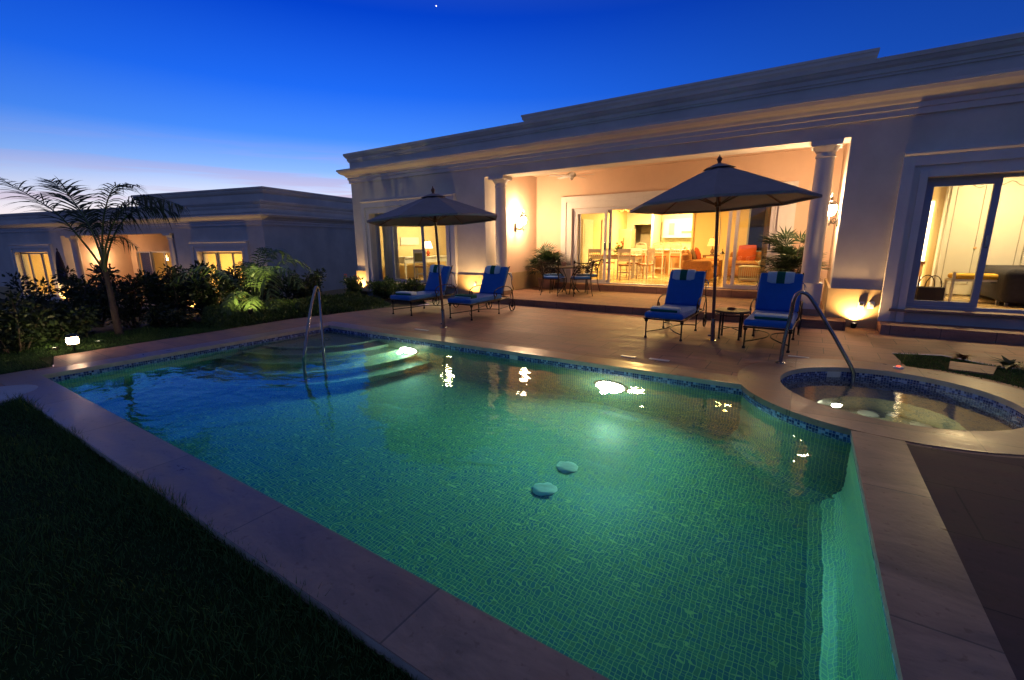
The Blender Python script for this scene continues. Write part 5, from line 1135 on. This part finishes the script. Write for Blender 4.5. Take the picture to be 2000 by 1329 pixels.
for sx in (-.40,.40):
    for sy in (-.16,.16): B().box(sx-.02,sx+.02,sy-.02,sy+.02,0,.58 if sy<0 else .399).build('leg', 'white', o)
o = tag(empty('basket', (1.86,10.75,FZ)), 'dark wicker basket with two tall handles inside the right window', 'basket')
m = B(); m.rbox(-.18,.18,-.10,.10,.10,.36,.02); m.build('body', 'basket', o)
for sy in (-.07,.07): B().tube([(.11*math.cos(a)+(.02 if sy<0 else -.05), sy, .36+.20*math.sin(a)) for a in np.linspace(0,PI,13)], .008, 6).build('handle', 'basket', o, True)
m = B(); [m.box(x-.008,x+.008,-.09,.09,0,.10) for x in (-.17,-.1,-.03,.04,.11,.17)]; m.build('feet', 'basket', o)
o = B().lathe([(.05,-.6),(.45,-.35),(.6,0),(.45,.35),(.05,.6)], (0,0,0), 12).build('evening_star', 'starlight', None, True, loc=(-360.7,410.6,249.2)); tag(o, 'single small bright star high in the dusk sky', 'star')
# closed parasol of the neighbour
o = tag(empty('closed_parasol', tuple(nb(-11.4,-.9,.1))), 'closed dark parasol on the neighbouring patio', 'parasol'); B().tube([(0,0,0),(0,0,2.5)], .022, 8).build('pole', 'wood', o)
m = B(); m.lathe([(.20,1.0),(.17,1.4),(.13,1.9),(.06,2.35),(.02,2.42),(.03,2.48),(.005,2.55)], (0,0,0), 11); m.build('canopy', 'closed', o)

# ------------------------------------------------------------------ room lights (ceiling fittings that are on)
def downlight(x, y, z, power, label, color=WARM2, s=.5, name='ceiling_lamp'):
    r = tag(empty(name, (x,y,z)), label, 'ceiling lamp', 'ceiling lamps indoors'); B().lathe([(.10,0),(.10,-.012),(.085,-.016)], (0,0,0), 18).build('rim', 'white', r, True); B().lathe([(.085,-.014),(.001,-.018)], (0,0,0), 18).build('lens', 'shadew', r, True)
    l = D.lights.new('room_light', 'AREA'); l.shape = 'DISK'; l.size = s; l.energy = power; l.color = color; o = D.objects.new('room_light', l); COL.objects.link(o); o.parent = r; o.location = (0,0,-.03)
IY = (1., .62, .20)
downlight(-4.6,15.0,3.05,260,'ceiling lamp over the front of the living room', IY); downlight(-5.6,18.4,3.05,360,'ceiling lamp before the kitchen door', IY); downlight(-4.2,18.9,3.05,220,'ceiling lamp over the breakfast bar', IY); downlight(-1.8,15.2,3.05,90,'ceiling lamp over the sofas', IY)
downlight(-10.6,12.0,3.05,150,'ceiling lamp of the left bedroom', (1.,.76,.38)); downlight(3.0,12.0,3.05,115,'ceiling lamp of the right bedroom', (1.,.72,.34))
for (x, y, p, lb) in ((-2.6,1.9,170,'ceiling lamp in the neighbour\'s right room'),(-15.7,1.9,130,'ceiling lamp in the neighbour\'s left room'),(-12.2,4.7,170,'ceiling lamp in the neighbour\'s living room')):
    q = nb(x,y,2.88); downlight(q.x,q.y,q.z,p,lb,(1.,.66,.26))
